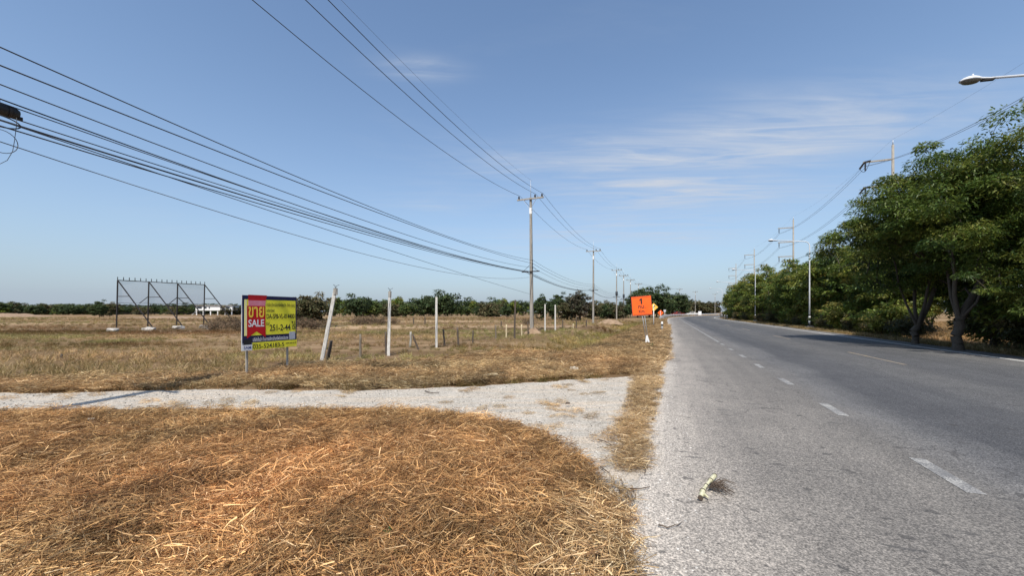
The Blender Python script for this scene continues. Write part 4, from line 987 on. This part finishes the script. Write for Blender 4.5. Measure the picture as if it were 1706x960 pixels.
# ------------------------------------------------------------------ road signs
x, y, z = atg(1079, 575)
e = empty('roadworks_sign', (x, y, z), math.radians(-14), 'square orange roadworks sign reading 1 km on thin legs', 'sign'); e.rotation_euler = (0, math.radians(-4.5), math.radians(-10))
k = y/F; cz = EYE + (HZ-509)*k - z; hw = .455; ox = -.13
MB().box((ox,.0,cz),(2*hw+.05,.02,2*hw+.05)).build('backing_frame', M['dull_red'], e)
MB().box((ox,-.013,cz),(2*hw,.008,2*hw)).build('orange_face', M['sign_orange'], e)
for a, bx, cc_ in (((ox-hw+.03,cz+hw-.04),(2*hw-.08,.014),0),((ox-hw+.03,cz-hw+.04),(2*hw-.08,.014),0)):
    MB().box((a[0]+bx[0]/2+.01,-.019,a[1]),(bx[0],.003,bx[1])).build('border_line', M['dull_red'], e)
MB().poly([(ox-.035,cz+.08),(ox+.035,cz+.08),(ox+.035,cz+.36),(ox-.02,cz+.36),(ox-.095,cz+.285),(ox-.095,cz+.235),(ox-.035,cz+.27)], -.0235, -.0205).build('figure_one', M['sign_text'], e)
put_text('unit_thai', 'กม.', ox-.17, ox+.17, cz-.13, cz+.02, -.022, M['sign_text'], e, .03)
put_text('unit_latin', 'Km.', ox-.16, ox+.15, cz-.35, cz-.20, -.022, M['sign_text'], e, .03)
for dx in (-.07, .06): MB().tube([(ox+dx,.03,cz+hw-.1),(dx*.6,.03,.25)], .018, 8).build('leg', M['galv'], e)
b = MB(); b.bar((0,.03,.46),(-.09,.03,-.05),.07,.08); b.bar((0,.035,.46),(.11,.035,-.05),.07,.08); b.build('white_foot', M['white_paint'], e)

def diamond(u, vb, vc, half, mat_, label, post_m, mark=True, sq=False):
    x, y, z = atg(u, vb); k = y/F; cz = EYE + (HZ-vc)*k - z
    e = empty('diamond_sign' if not sq else 'roadside_sign', (x, y, z), math.radians(-12), label, 'sign', None)
    pts = [(0,cz+half),(half,cz),(0,cz-half),(-half,cz)] if not sq else [(-half,cz-half),(half,cz-half),(half,cz+half),(-half,cz+half)]
    MB().poly([(a, c) for a, c in pts], -.03, -.015).build('border', M['sign_text'] if not sq else M['galv'], e)
    if not sq: MB().poly([(a*.93, cz+(c-cz)*.93) for a, c in pts], -.038, -.0305).build('face', M[mat_], e)
    if mark:
        b = MB(); h = half
        b.bar((-.12*h,-.043,cz-.4*h),(-.12*h,-.043,cz+.05*h),.12*h,.004,(0,1,0)); b.bar((-.15*h,-.043,cz+.0*h),(.2*h,-.043,cz+.22*h),.12*h,.004,(0,1,0))
        b.poly([(.12*h,cz+.06*h),(.42*h,cz+.28*h),(.05*h,cz+.38*h)], -.045, -.041); b.build('curve_arrow', M['sign_text'], e)
    MB().tube([(0,0,-.2),(0,0,cz+half*.6)], .05, 8).build('post', post_m, e)
    MB().tube([(0,0,-.2),(0,0,.22)], .058, 8).build('black_foot', M['black_paint'], e)
    return e
diamond(1089, 543.5, 512, .52, 'sign_amber', 'amber diamond curve warning sign half hidden behind the orange sign', M['white_paint'])
diamond(1100.5, 534, 521.5, .62, 'sign_orange', 'small orange diamond roadworks sign before the guardrail', M['white_paint'])
diamond(1107.5, 531, 518, .28, 'galv', 'small grey sign board on a post by the guardrail start', M['galv'], False, True)
# kilometre marker and guide posts
def guide_post(name, x, y, h, label, group=None):
    z = gzf(x, y); e = empty(name, (x, y, z), RZ, label, 'guide post', group)
    MB().lathe([(.085,-.1),(.085,h-.03),(.07,h)], 10).build('shaft', M['white_paint'], e)
    MB().lathe([(.088,h*.52),(.088,h*.72)], 10).build('black_band', M['black_paint'], e); return e
x, y, z = atg(1103, 551); guide_post('guide_post', x, y, .78, 'white roadside guide post with a black band near the tarmac edge')
for i, s in enumerate((100, 108, 116, 124, 131, 138)):
    x, y = road(s, 12.6 + .2*(i % 2)); guide_post('guide_post', x, y, .95, 'white guide post in the row along the right edge of the bend', 'guide posts at the bend')
# guardrail
gr = empty('guardrail', (*road(92, -.9), 0), 0, 'pale steel guardrail following the outside of the bend', 'guardrail')
ox_, oy_ = road(92, -.9)
prof = [(0,.48),(.05,.52),(.05,.58),(0,.63),(0,.67),(.05,.72),(.05,.78),(0,.82)]
s = 92.0
while s < 280:
    b = MB(); vs = []; n = 3
    for i in range(n):
        t = s + (4.02)*i/(n-1); d = 1.6*max(0, 1-(t-92)/9)
        for dp, zz_ in prof: xx, yy_ = road(t, -.9 - d*.25 + dp); vs.append((xx-ox_, yy_-oy_, zz_ - .42*max(0, 1-(t-92)/7)))
    m_ = len(prof); b.add(vs, [(i*m_+k, i*m_+k+1, (i+1)*m_+k+1, (i+1)*m_+k) for i in range(n-1) for k in range(m_-1)]); b.build('rail_beam', M['lamp_white'], gr)
    d = 1.6*max(0, 1-(s-92)/9); xx, yy_ = road(s+.05, -1.03-d*.25); MB().box((xx-ox_, yy_-oy_, .3-.2*max(0,1-(s-92)/7)),(.12,.12,.8)).build('rail_post', M['galv'], gr)
    s += 4.0

# ------------------------------------------------------------------ fence posts
def tall_post(u, vb, vt, ut, w, m, label, tip=False, cap=False):
    x, y, z = atg(u, vb); k = y/F; h = EYE + (HZ-vt)*k - z; dx = (ut-u)*k
    e = empty('tall_fence_post', (x, y, z), .3, label, 'post', 'tall fence posts')
    c, s_ = math.cos(-.3), math.sin(-.3); tx, ty = dx*c, dx*s_
    b = MB(); r0, r1 = w/2*1.02, w/2*.95
    ring = lambda cx_, cy_, zz, r: [(cx_-r,cy_-r*.8,zz),(cx_-r*.8,cy_-r,zz),(cx_+r*.8,cy_-r,zz),(cx_+r,cy_-r*.8,zz),(cx_+r,cy_+r*.8,zz),(cx_+r*.8,cy_+r,zz),(cx_-r*.8,cy_+r,zz),(cx_-r,cy_+r*.8,zz)]
    vs = []; nlev = 7
    for i in range(nlev):
        t = i/(nlev-1); vs += ring(tx*t + random.uniform(-.003,.003), ty*t, -.25*(1-t) + h*t, r0+(r1-r0)*t)
    b.add(vs, [(i*8+k_, i*8+(k_+1)%8, (i+1)*8+(k_+1)%8, (i+1)*8+k_) for i in range(nlev-1) for k_ in range(8)] + [tuple(range(nlev*8-8, nlev*8))]); b.build('shaft', m, e)
    if tip:
        for q in range(3): b = MB(); a = q*2.1; b.tube([(tx,ty,h-.02),(tx+math.cos(a)*.03,ty+math.sin(a)*.03,h+.09),(tx+math.cos(a)*.12,ty+math.sin(a)*.1,h+.13)], .007, 5); b.build('rebar_end', M['dark_steel'], e)
        MB().box((tx,ty,h-.10),(w*1.06,w*1.06,.22)).build('bare_top', M['concrete'], e)
    return e
tall_post(534, 601, 481, 559, .115, M['white_post'], 'leaning white concrete post with broken top right of the sale sign', True)
tall_post(647, 593, 486, 649.5, .11, M['white_post'], 'upright white concrete post with bent wire at its top', True)
tall_post(727, 579, 495, 727, .10, M['white_post'], 'clean white concrete post third from the sale sign')
tall_post(857, 564, 500, 858.5, .09, M['wood_dark'], 'tall grey weathered post left of the nearest utility pole')
tall_post(908, 552, 507, 908, .10, M['white_post'], 'tall thin white post, left of the pair right of the utility pole')
tall_post(925, 551.5, 508, 925, .10, M['white_post'], 'tall thin white post, right of the pair right of the utility pole')
def short_post(u, vb, vt, ut, w, m, label):
    x, y, z = atg(u, vb); k = y/F; h = EYE + (HZ-vt)*k - z; dx = (ut-u)*k
    n = 6; pth = [(dx*i/n + random.uniform(-.012,.012)*(i > 0), random.uniform(-.012,.012), -.2 + (h+.2)*i/n) for i in range(n+1)]
    o = MB().tube(pth, [w/2*(1.1-.25*i/n) for i in range(n+1)], 7).build('short_fence_post', m, None, (x, y, z))
    return tag(o, label, 'post', 'short fence posts')
SP = [(543,600,568,552,.13,'wood_dark','dark broken stump at the foot of the leaning white post'),(600,598,557,600,.085,'wood','thin grey wooden post between the leaning post and the next white one'),
(643.5,592,553,643,.09,'wood_dark','dark short post touching the upright white post'),(683.5,579,553,684.5,.11,'concrete','pale grey short post beside the slanted stake'),(701,583,557,687,.08,'wood_dark','slanted wooden stake leaning against the pale short post'),
(741,577,549,739,.10,'wood_dark','first dark wooden post right of the third white post'),(765,577,546,762,.10,'wood_dark','second dark wooden post right of the third white post'),(788,572,551,788,.09,'wood_dark','third dark wooden post right of the third white post'),
(826,565,542,826,.085,'wood','brown short post, first of the pale pair'),(843,564,541,844,.10,'wood_pale','pale short post left of the tall grey post'),(869,561,541,869,.10,'wood_pale','pale short post right of the tall grey post'),(880,559,537,879.5,.09,'wood_dark','dark short post against the nearest utility pole'),
(937.5,550,532,937.5,.10,'wood_dark','dark fence post right of the pair of tall white posts'),(955,547,540,955,.14,'wood_pale','pale stubby post right of the feathery tree'),(960,547,528,960.5,.10,'wood_dark','dark thin post beside the pale stubby one'),(977,544,533,977,.12,'wood_dark','dark post left of the second utility pole'),
(689,540,529,689,.16,'wood_dark','small dark stump far out in the field, left one'),(708,541,528,708,.16,'wood_dark','small dark stump far out in the field, right one'),(835,545,535,835,.14,'wood_dark','small stump in the field behind the short posts'),(103,597,590,103,.07,'wood_dark','small dark stub in the grass at the far left')]
for a in SP: short_post(a[0],a[1],a[2],a[3],a[4],M[a[5]],a[6])
# earth heaps
def mound(u, vb, rx, ry, h, label, seed):
    x, y, z = atg(u, vb); nr, na = 9, 26; r = np.random.default_rng(seed); vs = [(0,0,h)]
    for i in range(1, nr+1):
        for k in range(na):
            a = 6.2832*k/na; t = i/nr; rad = t*(1+.25*math.sin(2*a+seed)+.15*math.sin(5*a)); zz = h*(1-t*t)**1.3*(1+.0) + (r.normal(0,.10*h))*(1-t*.6) - .06*t
            vs.append((rad*rx*math.cos(a), rad*ry*math.sin(a), zz))
    fs = [(0, 1+k, 1+(k+1)%na) for k in range(na)] + [(1+(i-1)*na+k, 1+i*na+k, 1+i*na+(k+1)%na, 1+(i-1)*na+(k+1)%na) for i in range(1,nr) for k in range(na)]
    b = MB(); b.add(vs, fs, True); tag(b.build('earth_heap', M['dirt'], None, (x,y,z)), label, 'earth heap')
mound(889, 558, .7, .6, .45, 'pale earth heap round the foot of the nearest utility pole', 3)
mound(1016, 538.5, 2.1, 1.4, .6, 'reddish earth heap right of the second utility pole', 5)
mound(12, 528, 9, 6, .9, 'bare pale earth bank at the far left of the field', 8)
mound(283, 530, 12, 4, .45, 'bare pale earth bank seen through the billboard frame', 9)

# ------------------------------------------------------------------ empty billboard frame
bt = [(196,467,40.0),(248,469.6,42.0),(296,472.6,44.3),(341,474.6,46.6)]
fr = empty('billboard_frame', ((bt[0][0]-CU)/F*40, 40, 0), 0, 'empty rusty steel billboard frame with grey net standing in the field', 'billboard frame')
o0 = Vector(fr.location)
tops, feet, braces = [], [], []
for u, v, Y in bt:
    x = (u-CU)/F*Y; tops.append(Vector((x, Y, EYE+(HZ-v)/F*Y)) - o0); zz = gzf(x, Y); feet.append(Vector((x-.12, Y, zz)) - o0); braces.append(Vector((x+4.15, Y-.6, gzf(x+4, Y-.6)+.1)) - o0)
for a, b_ in zip(feet, tops): MB().bar(a, b_, .085).build('upright', M['dark_steel'], fr)
for a, b_ in zip(tops, braces): MB().bar(a, b_, .075).build('diagonal_brace', M['dark_steel'], fr)
for a, f_, b_ in zip(tops, feet, braces):
    p = f_.lerp(a, .66); q = a.lerp(b_, .34); q.z = p.z; MB().bar(p, q, .06).build('strut', M['dark_steel'], fr)
MB().bar(tops[0], tops[3], .075).build('top_rail', M['dark_steel'], fr)
for t, w in ((.52,.04),(.475,.075),(.31,.06)): MB().bar(feet[0].lerp(tops[0], t), feet[3].lerp(tops[3], t), w).build('rail', M['dark_steel'], fr)
for i in range(18):
    p = tops[0].lerp(tops[3], i/17); MB().bar(p, p + Vector((0,0,.34)), .045).build('top_pin', M['dark_steel'], fr)
for i, sgn in ((1,-1),(2,-1),(2,1)):
    p = feet[i].lerp(tops[i], .68); j = i+sgn; q = feet[i].lerp(feet[j], .35); q2 = feet[i].lerp(tops[i], .52).lerp(feet[j].lerp(tops[j], .52), .3); MB().bar(p, q2, .06).build('knee_brace', M['dark_steel'], fr)
for i in range(3):
    a, b_, c_, d_ = feet[i].lerp(tops[i], .52), feet[i+1].lerp(tops[i+1], .52), tops[i+1], tops[i]; k_ = Vector((-.05,.08,0))
    MB().add([a+k_, b_+k_, c_+k_, d_+k_], [(0,1,2,3)]).build('net_panel', M['net'], fr)
def rubble(x, y, w, h, label, seed, m='rubble', group='billboard footings', name='concrete_footing', cat='footing'):
    bm = bmesh.new(); bmesh.ops.create_icosphere(bm, subdivisions=2, radius=1); r = random.Random(seed)
    for v in bm.verts:
        f = 1 + r.uniform(-.28,.22); v.co = Vector((math.copysign(abs(v.co.x)**.7, v.co.x)*w/2*f, math.copysign(abs(v.co.y)**.7, v.co.y)*w*.42*f, math.copysign(abs(v.co.z)**.7, v.co.z)*h*f))
    me = bpy.data.meshes.new(name); bm.to_mesh(me); bm.free(); o = link_mesh(name, me, None, M[m]); o.location = (x, y, gzf(x, y)+h*.25); return tag(o, label, cat, group)
for i, (u, v, w, h) in enumerate(((188,553,.75,.24),(248,551,.9,.26),(297,548.5,.9,.26),(340,547,.8,.24),(349,549,.5,.2))):
    x, y, z = atg(u, v); rubble(x, y, w, h, ['white concrete footing at the left billboard upright','concrete footing at the second billboard upright','concrete footing at the third billboard upright','concrete footing at the right billboard upright','small broken concrete block beside the right billboard footing'][i], i+2)

# ------------------------------------------------------------------ far house on stilts
hx, hy = (363-CU)/F*165, 165
e = empty('stilt_house', (hx, hy, gzf(hx, hy)), math.radians(6), 'long white house on stilts at the edge of the far trees', 'house')
MB().box((0,0,3.0),(14.2,5,2.0)).build('wall', M['house_white'], e)
MB().box((0,0,1.9),(14.5,5.3,.2)).build('floor_slab', M['concrete'], e)
MB().box((0,-.1,4.07),(14.8,5.8,.14)).build('roof', M['roof_grey'], e)
for x0, w in ((-5.6,1.9),(-3.4,1.2),(-1.8,.5),(3.2,1.6),(5.4,1.6)):
    wdw = MB().box((x0,-2.53,3.1),(w,.06,.85)).build('window', M['galv'], e); MB().box((x0,-2.57,3.1),(w-.14,.03,.7)).build('pane', M['glass'], wdw)
for x0 in (-6.8,-4.2,-1.4,1.4,4.2,6.8):
    for y0 in (-2.3, 2.3): MB().box((x0,y0,.8),(.35,.35,2.1)).build('stilt', M['house_white'], e)
b = MB()
for i in range(7): b.box((-7.3-.28*(6-i),-1.2,.25*(i+.5)),(.3,1.1,.12))
b.build('stair', M['house_white'], e)
hx, hy = (840-CU)/F*150, 150
e = empty('far_house', (hx, hy, 0), 0, 'pale low roof of a house among the trees left of the nearest pole', 'house')
MB().box((0,0,1.2),(4,4,2.4)).build('wall', M['house_white'], e); MB().poly([(-2.5,2.4),(2.5,2.4),(0,3.3)], -2.4, 2.4).build('roof', M['house_white'], e); MB().box((0,-2.03,1.3),(1,.06,1)).build('window', M['glass'], e)

# ------------------------------------------------------------------ vehicles and board at the bend
def pickup(x, y, rz, m, label, dark=False):
    e = empty('pickup_truck', (x, y, 0), rz, label, 'truck')
    MB().poly([(-2.5,.45),(2.5,.45),(2.55,.95),(1.25,1.08),(.65,1.72),(-.75,1.75),(-.9,1.12),(-2.5,1.12)], -.88, .88).build('body', m, e)
    for sy in (-1, 1): MB().poly([(1.12,1.1),(.6,1.64),(-.65,1.66),(-.72,1.12)], sy*.885-.004, sy*.885+.004).build('side_window', M['glass'], e)
    MB().bar((1.22,0,1.12),(.70,0,1.68),1.5,.03,(0,1,0)) .build('windscreen', M['glass'], e)
    for xx in (-1.55, 1.6):
        for sy in (-1, 1):
            wl_ = MB().tube([(xx,sy*.68,.36),(xx,sy*.9,.36)], .36, 16).build('wheel', M['rubber'], e); MB().tube([(xx,sy*.9,.36),(xx,sy*.91,.36)], .2, 12).build('rim', M['galv'], wl_)
    for sy in (-1,1): MB().box((2.54,sy*.65,.78),(.04,.32,.16)).build('headlight', M['sign_white'], e)
    return e
x, y = road(170, -3.2); pickup((1129-CU)/F*150, 150, math.radians(200), M['dull_red'], 'dark red vehicle parked under the trees behind the guardrail')
pickup((1154-CU)/F*172, 172, math.radians(160), M['house_white'], 'small white pickup behind the guardrail at the bend')
Yb = 165; e = empty('roadside_board', ((1166-CU)/F*Yb, Yb, 0), -.3, 'small white board standing at the bend beside the far pole', 'sign')
MB().box((0,0,1.1),(1.2,.06,1.6)).build('panel', M['sign_white'], e)
for sx_ in (-.5,.5): MB().box((sx_,.06,.5),(.08,.06,1.4)).build('leg', M['galv'], e)

# ------------------------------------------------------------------ litter on road and verge
a = Vector((*at(1167,829,.03), .03)); c_ = Vector((*at(1190,792,.03), .03)); d = c_-a
e = empty('cane_stalk', (a.x, a.y, 0), math.atan2(d.y, d.x), 'pale yellow piece of cane stalk lying on the tarmac', 'stalk'); Lc = d.length*.95
pth, rr_ = [], []; r_c = random.Random(9)
for i in range(25):
    t = i/24; pth.append((Lc*t, .012*math.sin(4*t), .024+.012*t)); rr_.append(.0165 + (.004 if i % 6 == 0 else 0) + .004*math.sin(t*9) + r_c.uniform(-.0025,.0025))
MB().tube(pth, rr_, 10).build('stalk', M['cane'], e)
for i in (0, 6, 12, 18, 24): MB().tube([(Lc*i/24-.006,.012*math.sin(4*i/24),.024+.012*i/24),(Lc*i/24+.006,.012*math.sin(4*i/24),.024+.012*i/24)], rr_[i]*1.06, 10).build('node_ring', M['twig'], e)
MB().tube([(Lc*.15,-.012,.03),(Lc*.1,-.05,.02)], [.014,.006], 7).build('side_bud', M['cane'], e)
b = MB(); r = random.Random(3)
for i in range(46):
    a0 = Vector((Lc*r.uniform(.42,.66), -.015, .03)); dd = Vector((r.uniform(-.12,.12), -r.uniform(.05,.21), r.uniform(-.02,.06))); p1 = a0 + dd*.55 + Vector((r.uniform(-.03,.03),0,.02)); p2 = a0 + dd; p2.z = max(.006, p2.z-.03)
    b.tube([a0, p1, p2], [.003,.0025,.0012], 4, cap=False)
b.build('root_tuft', M['twig'], e)
def twig(pts, r, label, m='twig'):
    P = [(*at(u, v, .01), .012 + .006*math.sin(i*2.1)) for i, (u, v) in enumerate(pts)]
    tag(MB().tube(P, [r*(1-.5*i/(len(P)-1)) for i in range(len(P))], 6).build('fallen_twig', M[m]), label, 'twig', 'fallen twigs')
twig([(1097,876),(1104,878),(1111,879),(1118,878.5),(1124,877),(1130,874.5),(1136,871)], .005, 'thin curved twig lying on the tarmac below the cane stalk')
twig([(1028,814),(1048,816),(1068,814),(1083,812)], .007, 'long thin twig reaching from the hay onto the tarmac')
twig([(978,797),(992,804),(1003,809)], .012, 'short thick twig at the edge of the near hay')
twig([(1000,778),(1010,786),(1016,789)], .006, 'small crooked twig on the bare strip beside the straw')
twig([(1072,777),(1076,784),(1074,790)], .006, 'short dark twig at the tarmac edge by the straw strip')
twig([(995,733),(1008,737),(1020,742)], .007, 'dark twig where the driveway narrows')
twig([(708,652),(720,656),(731,654)], .010, 'dark twig lying in the middle of the driveway')
def chip(u, v, w, d, h, rz, m, label, name, cat):
    x, y, z = atg(u, v); z = max(z, -.01); r = random.Random(u); n = 9
    vs = [(math.cos(6.283*k/n)*w/2*r.uniform(.7,1.1), math.sin(6.283*k/n)*d/2*r.uniform(.7,1.1), 0) for k in range(n)]
    t = [(a*.85, b*.8, h*r.uniform(.6,1.2)) for a, b, _ in vs]; b = MB(); b.add(vs+t, [(k,(k+1)%n,(k+1)%n+n,k+n) for k in range(n)]+[tuple(range(n,2*n))]+[tuple(range(n-1,-1,-1))])
    o = b.build(name, M[m], None, (x, y, z+.05)); o.rotation_euler.z = rz; return tag(o, label, cat)
chip(815, 634, .50, .10, .05, .5, 'wood_pale', 'pale splinter of wood lying beyond the driveway', 'wood_piece', 'wood')
chip(957, 620, .26, .15, .06, .1, 'plastic', 'crumpled pale paper in the verge grass beyond the driveway', 'crumpled_paper', 'litter')
chip(558, 708, .22, .06, .03, -.6, 'wood_pale', 'pale wooden chip in the hay below the driveway', 'wood_piece', 'wood')
chip(152, 709, .10, .06, .03, .2, 'plastic', 'small white scrap in the hay left of the driveway shadow', 'paper_scrap', 'litter')
chip(10, 711, .11, .07, .03, 1.2, 'plastic', 'white scrap in the shade at the left edge', 'paper_scrap', 'litter')
chip(946, 430+250, .10, .06, .02, 0, 'twig', 'tiny dark clod on the pale driveway', 'clod', 'clod')
x, y, z = atg(2, 957); rubble(x-.05, y, .16, .05, 'pale stone in the lower left corner', 77, 'stone', None, 'stone', 'stone')
